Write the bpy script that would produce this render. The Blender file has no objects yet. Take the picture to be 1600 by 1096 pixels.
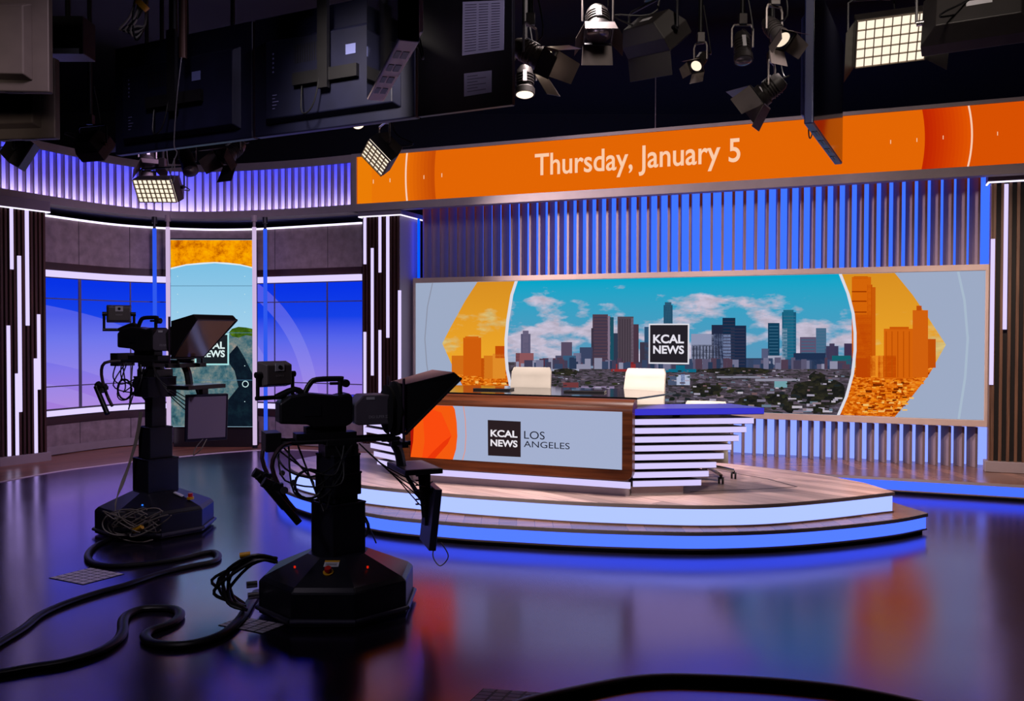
import bpy, bmesh, math, random
from mathutils import Matrix, Vector
random.seed(7)
C = bpy.context.scene.collection
SC = bpy.context.scene
PI = math.pi
R = math.radians

# ------------------------------------------------------------------ camera, world, exposure
F, EYE, PITCH, ROLL = 1380.0, 1.65, .0186, .0021
cam_d = bpy.data.cameras.new('camera'); cam = bpy.data.objects.new('camera', cam_d); C.objects.link(cam)
cam_d.sensor_width = 36; cam_d.lens = 36 * F / 1600; cam_d.clip_start = .05; cam_d.clip_end = 100
_r = Vector((math.cos(ROLL), 0, math.sin(ROLL)))
_f = Vector((0, math.cos(PITCH), -math.sin(PITCH)))
_r = Vector((math.cos(ROLL), math.sin(ROLL) * math.sin(PITCH), math.sin(ROLL) * math.cos(PITCH)))
_u = _r.cross(_f)
cam.matrix_world = Matrix(((_r.x, _u.x, -_f.x, 0), (_r.y, _u.y, -_f.y, 0), (_r.z, _u.z, -_f.z, EYE), (0, 0, 0, 1)))
SC.camera = cam
w = bpy.data.worlds.new('world'); SC.world = w; w.use_nodes = True
w.node_tree.nodes['Background'].inputs[0].default_value = (.02, .022, .05, 1)
w.node_tree.nodes['Background'].inputs[1].default_value = .25
SC.view_settings.view_transform = 'Standard'; SC.view_settings.look = 'None'
SC.view_settings.exposure = 0; SC.view_settings.gamma = 1; SC.view_settings.use_curve_mapping = False
SC.cycles.max_bounces = 6; SC.cycles.diffuse_bounces = 3; SC.cycles.glossy_bounces = 4
SC.cycles.sample_clamp_indirect = 4; SC.cycles.caustics_reflective = False; SC.cycles.caustics_refractive = False

def lamp(name, kind, loc, target, energy, col, size=.4, angle=60, blend=.6, parent=None, size_y=None):
    d = bpy.data.lights.new(name, kind); d.energy = energy; d.color = col
    if kind == 'SPOT':
        d.spot_size = R(angle); d.spot_blend = blend; d.shadow_soft_size = size
    elif kind == 'AREA':
        d.size = size
        if size_y: d.shape = 'RECTANGLE'; d.size_y = size_y
        d.spread = R(angle)
    o = bpy.data.objects.new(name, d); C.objects.link(o)
    o.location = loc
    o.rotation_euler = (Vector(target) - Vector(loc)).to_track_quat('-Z', 'Y').to_euler()
    return o
WARM = (1, .83, .68)
# the studio's overhead key lights, hung on the pipes over the floor in front of the set; the fills among them are added
NEUT = (1, .88, .80)
lamp('key_light_desk', 'SPOT', (2.2, 3.6, 4.3), (.6, 7.9, .9), 620, NEUT, .25, 36, .7)
lamp('key_light_desk_left', 'SPOT', (-1.6, 4.2, 4.3), (0, 8.0, .8), 420, NEUT, .25, 36, .7)
lamp('top_light_deck', 'SPOT', (.4, 6.6, 4.7), (.5, 7.5, .34), 820, (1, .84, .82), .25, 78, .8)
lamp('top_light_deck_right', 'SPOT', (2.4, 6.6, 4.7), (2.2, 8.0, .34), 900, (1, .84, .82), .25, 62, .8)
lamp('rake_light_slats', 'SPOT', (-2.55, 10.0, 3.9), (3.2, 10.45, 1.3), 1250, (1, .78, .80), .15, 70, .7)
lamp('rake_light_slats_right', 'SPOT', (5.2, 6.6, 4.4), (.6, 11.9, 2.5), 170, (.85, .72, 1), .15, 50, .8)
lamp('wash_light_left_wall', 'SPOT', (-2.4, 8.2, 4.3), (-5.0, 12.7, .2), 560, (.86, .6, 1), .3, 75, .9)
lamp('wash_light_header', 'SPOT', (-1.2, 8.0, 4.4), (-1.0, 11.6, 3.0), 150, (.85, .75, 1), .3, 120, .9)
lamp('wash_light_right', 'SPOT', (3.0, 5.8, 4.4), (5.3, 9.4, 1.0), 700, (1, .78, .66), .2, 50, .8)
lamp('added_fill_left', 'SPOT', (-3.4, 2.2, 3.5), (-4.6, 6.3, 3.35), 130, (1, .85, .76), .3, 44, .7)  # added fill without a fixture, brightens the grey displays at far left
lamp('added_fill_right', 'SPOT', (1.3, 3.0, 4.9), (2.2, 6.4, 3.8), 190, (1, .85, .75), .3, 70, .9)  # added fill without a fixture, stands in for spill on the hanging gear
lamp('added_fill_camera', 'SPOT', (-2.8, 2.2, 3.3), (-.9, 5.3, 1.2), 85, (.86, .78, 1), .3, 40, .9)  # unseen lamp added to lift the near camera and its lens
lamp('added_fill_board', 'SPOT', (1.9, 3.3, 4.1), (-.1, 5.2, 3.75), 170, (.8, .72, 1), .2, 26, .8)  # unseen lamp added to brighten the papers on the black board
lamp('wash_light_lower_slats', 'SPOT', (-1.3, 7.5, 4.4), (4.2, 10.3, .3), 800, (1, .78, .78), .15, 46, .6)
lamp('added_fill_floor', 'SPOT', (-2.2, 4.2, 5.0), (-3.0, 6.6, .4), 200, (.95, .8, 1), .3, 62, .9)  # unseen lamp added over the far camera and the floor mat

# ------------------------------------------------------------------ pixel helpers (photo is 1600 x 1096)
TH = R(21.86); CT, ST = math.cos(TH), math.sin(TH)
def ray(x, y):
    a = (x - 800) / F; b = (y - 548) / F
    cr, sr, cp, sp = math.cos(ROLL), math.sin(ROLL), math.cos(PITCH), math.sin(PITCH)
    u = cr * a + sr * b; v = -(-sr * a + cr * b)
    return Vector((u, cp + v * sp, -sp + v * cp))
def fl(x, y, z=0):
    d = ray(x, y); k = (z - EYE) / d.z
    return Vector((d.x * k, d.y * k, z))
def at(x, y, Y):
    d = ray(x, y); k = Y / d.y
    return Vector((d.x * k, Y, EYE + d.z * k))
def on(x, y, s):            # point of the set wall's frame (t along the wall, z up) at distance s from the eye
    d = ray(x, y); k = s / (d.x * ST + d.y * CT)
    return (d.x * k * CT - d.y * k * ST, EYE + d.z * k)
def W(t, s, z=0):           # set wall frame -> world
    return Vector((t * CT + s * ST, -t * ST + s * CT, z))

# ------------------------------------------------------------------ materials
def lin(c):
    return tuple(((v / 255) / 12.92 if v / 255 <= .04045 else ((v / 255 + .055) / 1.055) ** 2.4) for v in c)
MC = {}
def mat(name, c, rough=.6, metal=0, spec=.5, noise=0, nscale=8, bump=0, coat=0):
    if name in MC: return MC[name]
    m = bpy.data.materials.new(name); m.use_nodes = True; nt = m.node_tree
    b = nt.nodes['Principled BSDF']; col = lin(c) + (1,)
    b.inputs['Base Color'].default_value = col; b.inputs['Roughness'].default_value = rough
    b.inputs['Metallic'].default_value = metal; b.inputs['Specular IOR Level'].default_value = spec
    b.inputs['Coat Weight'].default_value = coat
    tc = nt.nodes.new('ShaderNodeTexCoord'); nz = nt.nodes.new('ShaderNodeTexNoise')
    nz.inputs['Scale'].default_value = nscale; nz.inputs['Detail'].default_value = 5
    nt.links.new(tc.outputs['Object'], nz.inputs['Vector'])
    if noise:
        rp = nt.nodes.new('ShaderNodeValToRGB')
        rp.color_ramp.elements[0].position = .3; rp.color_ramp.elements[1].position = .7
        rp.color_ramp.elements[0].color = tuple(v * (1 - noise) for v in col[:3]) + (1,)
        rp.color_ramp.elements[1].color = tuple(min(1, v * (1 + noise)) for v in col[:3]) + (1,)
        nt.links.new(nz.outputs['Fac'], rp.inputs['Fac']); nt.links.new(rp.outputs['Color'], b.inputs['Base Color'])
    if bump:
        bp = nt.nodes.new('ShaderNodeBump'); bp.inputs['Strength'].default_value = bump; bp.inputs['Distance'].default_value = .01
        nt.links.new(nz.outputs['Fac'], bp.inputs['Height']); nt.links.new(bp.outputs['Normal'], b.inputs['Normal'])
    MC[name] = m; return m
def emat(c, k=1.0, sample=True):
    key = ('e', tuple(c), k, sample)
    if key in MC: return MC[key]
    m = bpy.data.materials.new('glow_%d_%d_%d' % tuple(c)); m.use_nodes = True; nt = m.node_tree
    nt.nodes.remove(nt.nodes['Principled BSDF'])
    e = nt.nodes.new('ShaderNodeEmission'); e.inputs[0].default_value = lin(c) + (1,); e.inputs[1].default_value = k
    nt.links.new(e.outputs[0], nt.nodes['Material Output'].inputs[0])
    if not sample: m.cycles.emission_sampling = 'NONE'
    MC[key] = m; return m
def wood_mat(name, c1, c2, axis='X', scale=1.0, rough=.35, plank=None, rot=0, pw=.13, pl=1.2, gap=(40, 25, 22)):
    if name in MC: return MC[name]
    m = bpy.data.materials.new(name); m.use_nodes = True; nt = m.node_tree; N = nt.nodes.new; L = nt.links.new
    b = nt.nodes['Principled BSDF']; b.inputs['Roughness'].default_value = rough
    tc = N('ShaderNodeTexCoord'); mp = N('ShaderNodeMapping'); mp.inputs['Rotation'].default_value = (0, 0, rot)
    L(tc.outputs['Object'], mp.inputs['Vector'])
    st = N('ShaderNodeMapping')
    st.inputs['Scale'].default_value = tuple((1.2 if a == axis else 22) * scale for a in 'XYZ')
    L(mp.outputs[0], st.inputs['Vector'])
    nz = N('ShaderNodeTexNoise'); nz.inputs['Scale'].default_value = 1.5; nz.inputs['Detail'].default_value = 6
    L(st.outputs[0], nz.inputs['Vector'])
    rp = N('ShaderNodeValToRGB'); rp.color_ramp.elements[0].color = lin(c1) + (1,); rp.color_ramp.elements[1].color = lin(c2) + (1,)
    rp.color_ramp.elements[0].position = .3; rp.color_ramp.elements[1].position = .72
    L(nz.outputs['Fac'], rp.inputs['Fac'])
    out = rp.outputs['Color']
    if plank:
        bk = N('ShaderNodeTexBrick'); bk.inputs['Scale'].default_value = 1
        bk.inputs['Brick Width'].default_value = pl; bk.inputs['Row Height'].default_value = pw
        bk.inputs['Mortar Size'].default_value = .0022; bk.inputs['Mortar Smooth'].default_value = .1
        bk.inputs['Color1'].default_value = (.62, .62, .62, 1); bk.inputs['Color2'].default_value = (1.2, 1.2, 1.2, 1)
        bk.inputs['Mortar'].default_value = (.3, .26, .25, 1); bk.offset = .37
        L(mp.outputs[0], bk.inputs['Vector'])
        mx = N('ShaderNodeMix'); mx.data_type = 'RGBA'; mx.blend_type = 'MULTIPLY'; mx.inputs['Factor'].default_value = 1
        L(out, mx.inputs[6]); L(bk.outputs['Color'], mx.inputs[7]); out = mx.outputs[2]
    L(out, b.inputs['Base Color'])
    MC[name] = m; return m
BLACK = mat('black_plastic', (24, 23, 27), .42, noise=.2)
CLOTH = mat('black_cloth', (9, 9, 11), .95)
DARK = mat('dark_metal', (30, 30, 36), .4, .3, noise=.2)
BLUEBK = mat('pedestal_paint', (34, 34, 46), .34, .2, noise=.15)
GREYMET = mat('grey_metal', (125, 118, 116), .45, .5, noise=.1)
SILVER = mat('silver_metal', (190, 188, 190), .25, .9)
PURPLEGREY = mat('warm_grey_laminate', (150, 136, 138), .5, noise=.05)
WHITEPLA = mat('white_label', (215, 213, 220), .6)
YELLOW = mat('yellow_plastic', (225, 165, 20), .5)
RED = mat('red_plastic', (200, 25, 25), .4)
RUBBER = mat('cable_rubber', (13, 13, 15), .42)
CORD = mat('thin_cord', (14, 14, 18), .5)
TANCORD = mat('pale_cord', (120, 112, 105), .5)
GLASSBK = mat('dark_glass', (10, 11, 15), .06, 0, .7)
LED = emat((214, 200, 255), 1.15)
LEDW = emat((235, 225, 255), 1.6)
WALNUT = wood_mat('walnut', (66, 30, 15), (118, 62, 34), 'X', 1, .32)
WALNUTV = wood_mat('walnut_slat', (46, 24, 20), (74, 42, 32), 'Z', 1, .45)
OAKV = wood_mat('brown_slat', (84, 58, 44), (122, 88, 66), 'Z', 1, .45)
BROWN = mat('dark_brown_band', (52, 26, 26), .5, noise=.15)
DECKWOOD = wood_mat('deck_planks', (186, 152, 146), (232, 200, 190), 'X', 1, .3, True, R(48), .14, 1.5)
FLOORWOOD = wood_mat('floor_planks', (118, 70, 52), (160, 106, 80), 'X', 1, .28, True, R(-50), .13, 1.6)
REARWOOD = wood_mat('rear_planks', (112, 78, 66), (158, 116, 98), 'Y', 1, .25, True, R(90), .14, 1.3)
CONCRETE = mat('concrete_panel', (140, 122, 124), .75, noise=.22, nscale=9, bump=.05)
FIN = mat('slat_grey', (138, 120, 128), .55, noise=.04)
FINDARK = mat('slat_dark_edge', (62, 22, 36), .55)

# ------------------------------------------------------------------ mesh builder
class MB:
    def __init__(s): s.v = []; s.f = []; s.m = []; s.cur = 0; s.mats = []
    def use(s, m):
        if m not in s.mats: s.mats.append(m)
        s.cur = s.mats.index(m); return s
    def add(s, vs, fs, M=None):
        n = len(s.v)
        for p in vs:
            p = Vector(p); s.v.append(M @ p if M else p)
        for f in fs: s.f.append([n + i for i in f]); s.m.append(s.cur)
        return s
    def box(s, x0, x1, y0, y1, z0, z1, M=None):
        return s.add([(x0, y0, z0), (x1, y0, z0), (x1, y1, z0), (x0, y1, z0), (x0, y0, z1), (x1, y0, z1), (x1, y1, z1), (x0, y1, z1)],
                     [(0, 3, 2, 1), (4, 5, 6, 7), (0, 1, 5, 4), (1, 2, 6, 5), (2, 3, 7, 6), (3, 0, 4, 7)], M)
    def prism(s, pts, a0, a1, axis='z', M=None):
        n = len(pts)
        def P(p, h): return {'z': (p[0], p[1], h), 'y': (p[0], h, p[1]), 'x': (h, p[0], p[1])}[axis]
        vs = [P(p, a0) for p in pts] + [P(p, a1) for p in pts]
        fs = [list(range(n))[::-1], list(range(n, 2 * n))] + [(i, (i + 1) % n, n + (i + 1) % n, n + i) for i in range(n)]
        return s.add(vs, fs, M)
    def loft(s, rings, cap=True, M=None):
        n = len(rings[0]); vs = [p for r in rings for p in r]; fs = []
        for k in range(len(rings) - 1):
            for i in range(n): fs.append((k * n + i, k * n + (i + 1) % n, (k + 1) * n + (i + 1) % n, (k + 1) * n + i))
        if cap: fs += [list(range(n))[::-1], [(len(rings) - 1) * n + i for i in range(n)]]
        return s.add(vs, fs, M)
    def cyl(s, p0, p1, r0, r1=None, n=14, M=None):
        p0, p1 = Vector(p0), Vector(p1); r1 = r0 if r1 is None else r1
        d = (p1 - p0).normalized(); a = d.orthogonal().normalized(); b = d.cross(a)
        ring = lambda p, r: [p + (a * math.cos(2 * PI * i / n) + b * math.sin(2 * PI * i / n)) * r for i in range(n)]
        return s.loft([ring(p0, r0), ring(p1, r1)], True, M)
    def tube(s, pts, r, n=8, M=None, smooth=3, flat=1.0):
        P = spline([Vector(p) for p in pts], smooth) if smooth else [Vector(p) for p in pts]
        rings = []; a = None
        for i, p in enumerate(P):
            d = (P[min(i + 1, len(P) - 1)] - P[max(i - 1, 0)])
            if d.length < 1e-9: d = Vector((0, 0, 1))
            d.normalize()
            if a is None: a = d.orthogonal().normalized()
            a = (a - d * a.dot(d))
            if a.length < 1e-6: a = d.orthogonal()
            a.normalize(); b = d.cross(a)
            rings.append([p + (a * math.cos(2 * PI * k / n) + b * math.sin(2 * PI * k / n)) * r for k in range(n)])
        if flat != 1.0:
            zs = [p.z for p in P]
            rings = [[Vector((q.x, q.y, P[i].z + (q.z - P[i].z) * flat)) for q in rg] for i, rg in enumerate(rings)]
        return s.loft(rings, True, M)
    def quad(s, a, b, c, d): return s.add([a, b, c, d], [(0, 1, 2, 3)])
    def build(s, name, m=None, parent=None, bevel=0, smooth=False, frame=None):
        me = bpy.data.meshes.new(name)
        inv = frame.inverted() if frame else None
        me.from_pydata([inv @ v if inv else v for v in s.v], [], s.f)
        if m is not None: me.materials.append(m)
        else:
            for x in s.mats: me.materials.append(x)
            me.polygons.foreach_set('material_index', s.m)
        bm = bmesh.new(); bm.from_mesh(me); bmesh.ops.recalc_face_normals(bm, faces=bm.faces); bm.to_mesh(me); bm.free()
        if smooth:
            me.polygons.foreach_set('use_smooth', [True] * len(me.polygons))
            me.set_sharp_from_angle(angle=R(40))
        me.update()
        o = bpy.data.objects.new(name, me); C.objects.link(o)
        if parent: o.parent = parent
        if bevel:
            md = o.modifiers.new('edge', 'BEVEL'); md.width = bevel; md.segments = 2; md.limit_method = 'ANGLE'
        return o
def spline(P, k):
    if len(P) < 3: return list(P)
    out = []
    for i in range(len(P) - 1):
        p0, p1, p2, p3 = P[max(i - 1, 0)], P[i], P[i + 1], P[min(i + 2, len(P) - 1)]
        for j in range(k):
            t = j / k
            out.append(.5 * ((2 * p1) + (p2 - p0) * t + (2 * p0 - 5 * p1 + 4 * p2 - p3) * t * t + (3 * p1 - p0 - 3 * p2 + p3) * t ** 3))
    out.append(P[-1]); return out
def frame(loc, rotz=0): return Matrix.Translation(Vector(loc)) @ Matrix.Rotation(rotz, 4, 'Z')
def tag(o, label, cat, group=None, kind=None):
    o['label'] = label; o['category'] = cat
    if group: o['group'] = group
    if kind: o['kind'] = kind
    return o
def thing(name, label, cat, loc=(0, 0, 0), rotz=0, group=None, kind='thing'):
    o = bpy.data.objects.new(name, None); C.objects.link(o); o.empty_display_size = .1
    o.location = loc; o.rotation_euler = (0, 0, rotz)
    return tag(o, label, cat, group, kind)
def struct(o): o['kind'] = 'structure'; return o
def text(s, x0, x1, z0, z1, y, m, name, parent, bold=0.0, keep=False, extrude=.002):
    """lettering fitted to the box x0..x1, z0..z1 in the parent's x-z plane at depth y, facing -y"""
    cu = bpy.data.curves.new('tmp', 'FONT'); cu.body = s; cu.offset = bold; cu.space_line = .86; cu.resolution_u = 6
    o = bpy.data.objects.new('tmp', cu); C.objects.link(o)
    dg = bpy.context.evaluated_depsgraph_get(); me = bpy.data.meshes.new_from_object(o.evaluated_get(dg))
    bpy.data.objects.remove(o)
    xs = [v.co.x for v in me.vertices]; ys = [v.co.y for v in me.vertices]
    ax, bx, ay, by = min(xs), max(xs), min(ys), max(ys)
    kx = (x1 - x0) / (bx - ax); ky = (z1 - z0) / (by - ay)
    for v in me.vertices:
        v.co = Vector((x0 + (v.co.x - ax) * kx, y, z0 + (v.co.y - ay) * ky))
    me.name = name; me.materials.clear(); me.materials.append(m)
    t = bpy.data.objects.new(name, me); C.objects.link(t); t.parent = parent
    return t

# ================================================================== SETTING
def floor_mat():
    m = bpy.data.materials.new('gloss_floor'); m.use_nodes = True; nt = m.node_tree; N = nt.nodes.new; L = nt.links.new
    nt.nodes.remove(nt.nodes['Principled BSDF'])
    df = N('ShaderNodeBsdfDiffuse'); df.inputs[0].default_value = lin((20, 18, 30)) + (1,)
    gl = N('ShaderNodeBsdfGlossy'); gl.inputs[0].default_value = (.80, .68, 1.0, 1)
    tc = N('ShaderNodeTexCoord'); nz = N('ShaderNodeTexNoise'); nz.inputs['Scale'].default_value = 1.3; nz.inputs['Detail'].default_value = 6
    L(tc.outputs['Object'], nz.inputs['Vector'])
    mr = N('ShaderNodeMapRange'); mr.inputs[3].default_value = .14; mr.inputs[4].default_value = .25; L(nz.outputs['Fac'], mr.inputs[0]); L(mr.outputs[0], gl.inputs['Roughness'])
    n2 = N('ShaderNodeTexNoise'); n2.inputs['Scale'].default_value = 60; L(tc.outputs['Object'], n2.inputs['Vector'])
    bp = N('ShaderNodeBump'); bp.inputs['Strength'].default_value = .06; bp.inputs['Distance'].default_value = .002; L(n2.outputs['Fac'], bp.inputs['Height']); L(bp.outputs[0], gl.inputs['Normal'])
    fr = N('ShaderNodeFresnel'); fr.inputs[0].default_value = 1.6
    ma = N('ShaderNodeMath'); ma.operation = 'MULTIPLY_ADD'; ma.inputs[1].default_value = .75; ma.inputs[2].default_value = .24; L(fr.outputs[0], ma.inputs[0])
    mx = N('ShaderNodeMixShader'); L(ma.outputs[0], mx.inputs[0]); L(df.outputs[0], mx.inputs[1]); L(gl.outputs[0], mx.inputs[2]); L(mx.outputs[0], nt.nodes['Material Output'].inputs[0])
    return m
FLOOR = floor_mat()
b = MB(); b.box(-10, 10, -3, 16, -.1, 0); struct(b.build('floor', FLOOR))
STUDIO = mat('studio_black', (6, 6, 8), .9, noise=.2)
b = MB(); b.box(-10, 10, -3, 16, 5.6, 5.7); struct(b.build('ceiling', STUDIO))
b = MB(); b.box(-10, 10, 15.9, 16, 0, 5.6); struct(b.build('wall_back', STUDIO))
b = MB(); b.box(-10, -9.9, -3, 15.9, 0, 5.6); struct(b.build('wall_left', STUDIO))
b = MB(); b.box(9.9, 10, -3, 15.9, 0, 5.6); struct(b.build('wall_right', STUDIO))
b = MB(); b.box(-9.9, 9.9, -3, -2.9, 0, 5.6); struct(b.build('wall_front', STUDIO))

# wooden floor border beyond the pale curved line, and the line itself
LINE = [Vector(p + (0,)) for p in [(-6.3, 7.2), (-6.0, 8.6), (-5.655, 9.731), (-5.529, 10.15), (-5.366, 10.557), (-5.141, 10.892), (-4.843, 11.307), (-4.5, 11.68), (-4.1, 12.1), (-3.614, 12.42), (-3.2, 12.5), (-2.6, 12.35), (-1.6, 11.9)]]
LN = spline(LINE, 5)
b = MB(); poly = [(p.x, p.y) for p in LN] + [(-1.3, 14.2), (-8.4, 14.2), (-8.4, 7.2)]
b.prism(poly, 0, .004); struct(b.build('floor_border', FLOORWOOD))
b = MB()
for i in range(len(LN) - 1):
    p, q = LN[i], LN[i + 1]; n = (q - p).cross(Vector((0, 0, 1))).normalized() * .022
    b.prism([((p - n).x, (p - n).y), ((q - n).x, (q - n).y), ((q + n).x, (q + n).y), ((p + n).x, (p + n).y)], .0, .0055)
struct(b.build('trim_1', mat('white_floor_line', (225, 205, 205), .5)))

# ------------------------------------------------------------------ curved window wall on the left
WP = spline([Vector((x, y, 0)) for x, y in [(-6.75, 10.4), (-6.5, 11.05), (-6.21, 11.76), (-6.0, 12.25), (-5.78, 12.66), (-5.52, 12.94), (-5.1, 13.2), (-4.54, 13.34), (-3.95, 13.29), (-3.52, 13.13), (-2.78, 12.80), (-2.12, 12.495)]], 6)
def plen(P):
    L = [0]
    for i in range(len(P) - 1): L.append(L[-1] + (P[i + 1] - P[i]).length)
    return L
def normals(P):     # toward the room
    out = []
    for i in range(len(P)):
        d = (P[min(i + 1, len(P) - 1)] - P[max(i - 1, 0)]).normalized(); out.append(Vector((d.y, -d.x, 0)))
    return out
def ribbon(P, z0, z1, f, bk, i0=0, i1=None):
    """solid band along P from index i0 to i1: front face f metres toward the room, back face bk"""
    i1 = len(P) - 1 if i1 is None else i1; N = normals(P); m = MB(); rings = []
    for i in range(i0, i1 + 1):
        a = P[i] + N[i] * f; c = P[i] + N[i] * bk
        rings.append([(a.x, a.y, z0), (c.x, c.y, z0), (c.x, c.y, z1), (a.x, a.y, z1)])
    return m.loft(rings)
def idx(P, px):     # index of the path point seen nearest to pixel column px
    return min(range(len(P)), key=lambda i: abs(800 + F * P[i].x / P[i].y - px))
struct(ribbon(WP, .0, 3.23, -.01, -.12).build('wall_corner', mat('set_wall_dark', (60, 50, 58), .8)))
def band(name, z0, z1, f, m, label, cat):
    o = ribbon(WP, z0, z1, f, -.005).build(name, m); return tag(o, label, cat, kind='thing') if label else struct(o)
def concrete(name, z0, z1, lab):
    o = ribbon(WP, z0, z1, .0, -.01).build(name, CONCRETE); tag(o, lab, 'wall panel', kind='thing')
    g = MB()
    N = normals(WP)
    for px in (126, 206, 431, 511):
        i = idx(WP, px); p = WP[i]; dd = Vector((-N[i].y, N[i].x, 0))
        q = [p + dd * .004 + N[i] * .001, p - dd * .004 + N[i] * .001, p - dd * .004 - N[i] * .008, p + dd * .004 - N[i] * .008]
        g.prism([(v.x, v.y) for v in q], z0, z1)
    g.build('seam', mat('seam_dark', (38, 32, 36), .8), o)
concrete('concrete_frieze', 2.6, 3.2, 'grey concrete-look wall panels above the blue windows on the left')
concrete('concrete_dado', .12, .42, 'pinkish concrete-look wall panels below the blue windows on the left')
band('trim_2', 2.5, 2.6, .015, BROWN, None, None); band('trim_3', .42, .53, .015, BROWN, None, None)
struct(ribbon(WP, .015, .12, .03, -.005).build('baseboard_left', PURPLEGREY))
i_l, i_bl, i_br, i_r = idx(WP, 40), idx(WP, 262), idx(WP, 397), idx(WP, 585)
def strip(z0, z1, f, i0, i1, m, label, nm='light_strip'):
    tag(ribbon(WP, z0, z1, f, 0.0, i0, i1).build(nm, m), label, 'light strip', 'white light strips on the window wall', 'thing')
strip(2.405, 2.492, .045, i_l, i_bl, LED, 'wide white light strip above the left blue window, behind the far camera')
strip(2.405, 2.492, .045, i_br, i_r, LED, 'wide white light strip above the right blue window, beside the middle slatted pillar')
strip(.535, .605, .06, i_l, i_bl, LED, 'white light strip under the left blue window')
strip(.535, .605, .06, i_br, i_r, LED, 'white light strip under the right blue window, mostly behind the near camera')
tag(ribbon(WP, 3.2, 3.226, .02, -.005, i_l - 2, i_r).build('cove_light', LEDW), 'thin bright cove light line along the top of the curved grey wall', 'light strip', kind='thing')

def window_mat(cx, cz, rads):
    m = bpy.data.materials.new('window_graphic'); m.use_nodes = True; nt = m.node_tree; N = nt.nodes.new; L = nt.links.new
    nt.nodes.remove(nt.nodes['Principled BSDF'])
    e = N('ShaderNodeEmission'); tc = N('ShaderNodeTexCoord'); sx = N('ShaderNodeSeparateXYZ'); L(tc.outputs['Object'], sx.inputs[0])
    rp = N('ShaderNodeValToRGB'); cr = rp.color_ramp
    cr.elements[0].position = .27; cr.elements[0].color = lin((168, 128, 225)) + (1,)
    cr.elements[1].position = .93; cr.elements[1].color = lin((8, 52, 235)) + (1,)
    for p, c in ((.45, (136, 122, 236)), (.62, (92, 105, 240)), (.76, (22, 66, 236))):
        x = cr.elements.new(p); x.color = lin(c) + (1,)
    mr = N('ShaderNodeMapRange'); mr.inputs[1].default_value = 0; mr.inputs[2].default_value = 2.5; L(sx.outputs[2], mr.inputs[0]); L(mr.outputs[0], rp.inputs[0])
    cb = N('ShaderNodeCombineXYZ'); L(sx.outputs[0], cb.inputs[0]); L(sx.outputs[2], cb.inputs[1])
    ds = N('ShaderNodeVectorMath'); ds.operation = 'DISTANCE'; ds.inputs[1].default_value = (cx, cz, 0); L(cb.outputs[0], ds.inputs[0])
    acc = None
    for r0, r1, k in rads:
        g = N('ShaderNodeMath'); g.operation = 'GREATER_THAN'; g.inputs[1].default_value = r0; L(ds.outputs['Value'], g.inputs[0])
        l = N('ShaderNodeMath'); l.operation = 'LESS_THAN'; l.inputs[1].default_value = r1; L(ds.outputs['Value'], l.inputs[0])
        a = N('ShaderNodeMath'); a.operation = 'MULTIPLY'; L(g.outputs[0], a.inputs[0]); L(l.outputs[0], a.inputs[1])
        s = N('ShaderNodeMath'); s.operation = 'MULTIPLY'; s.inputs[1].default_value = k; L(a.outputs[0], s.inputs[0])
        if acc is None: acc = s
        else:
            q = N('ShaderNodeMath'); q.operation = 'ADD'; L(acc.outputs[0], q.inputs[0]); L(s.outputs[0], q.inputs[1]); acc = q
    mx = N('ShaderNodeMix'); mx.data_type = 'RGBA'; L(acc.outputs[0], mx.inputs[0]); L(rp.outputs[0], mx.inputs[6]); mx.inputs[7].default_value = lin((200, 190, 250)) + (1,)
    L(mx.outputs[2], e.inputs[0]); e.inputs[1].default_value = .95; L(e.outputs[0], nt.nodes['Material Output'].inputs[0])
    return m
def window(nm, i0, i1, m, seams):
    o = struct(ribbon(WP, .63, 2.39, .004, -.004, i0, i1).build(nm, m))
    g = MB(); N = normals(WP)
    for px, ww in seams:
        i = idx(WP, px); p = WP[i]; dd = Vector((-N[i].y, N[i].x, 0))
        q = [p + dd * ww + N[i] * .02, p - dd * ww + N[i] * .02, p - dd * ww, p + dd * ww]
        g.prism([(v.x, v.y) for v in q], .63, 2.39)
    for z in (2.115, .93):
        rr = ribbon(WP, z - .007, z + .007, .018, 0, i0, i1); g.add(rr.v, rr.f)
    g.build('window_mullion', mat('mullion', (92, 84, 112), .5), o)
window('window_1', i_l, i_bl, window_mat(-7.2, -.7, ((1.75, 1.95, .16), (2.2, 2.9, .13))), ((126, .02), (206, .008)))
window('window_2', i_br, i_r, window_mat(-5.0, .55, ((1.15, 1.5, .13), (1.98, 2.2, .15))), ((431, .006), (511, .008)))

# ------------------------------------------------------------------ curved header with lit slats (left)
HP = spline([Vector((x, y, 0)) for x, y in [(-6.9, 9.6), (-6.6, 10.4), (-6.36, 11.0), (-6.18, 11.39), (-5.98, 11.82), (-5.76, 12.25), (-5.49, 12.64), (-5.17, 12.96), (-4.83, 13.08), (-4.45, 13.08), (-3.75, 12.93), (-2.95, 12.66), (-2.157, 12.30)]], 8)
t = thing('slatted_header', 'curved blue and lavender backlit header with thin vertical slats, above the left windows', 'header', HP[40])
FR = frame(HP[40])
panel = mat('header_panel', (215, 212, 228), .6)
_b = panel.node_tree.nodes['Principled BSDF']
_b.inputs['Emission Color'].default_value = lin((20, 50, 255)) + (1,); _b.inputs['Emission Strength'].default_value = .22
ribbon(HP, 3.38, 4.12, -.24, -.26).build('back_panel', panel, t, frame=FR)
ribbon(HP, 3.345, 3.45, .015, -.03).build('lower_rail', PURPLEGREY, t, frame=FR)
ribbon(HP, 3.345, 3.39, -.03, -.26).build('light_trough', PURPLEGREY, t, frame=FR)
ribbon(HP, 4.03, 4.09, .015, 0.002).build('upper_lip', PURPLEGREY, t, frame=FR)
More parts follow.
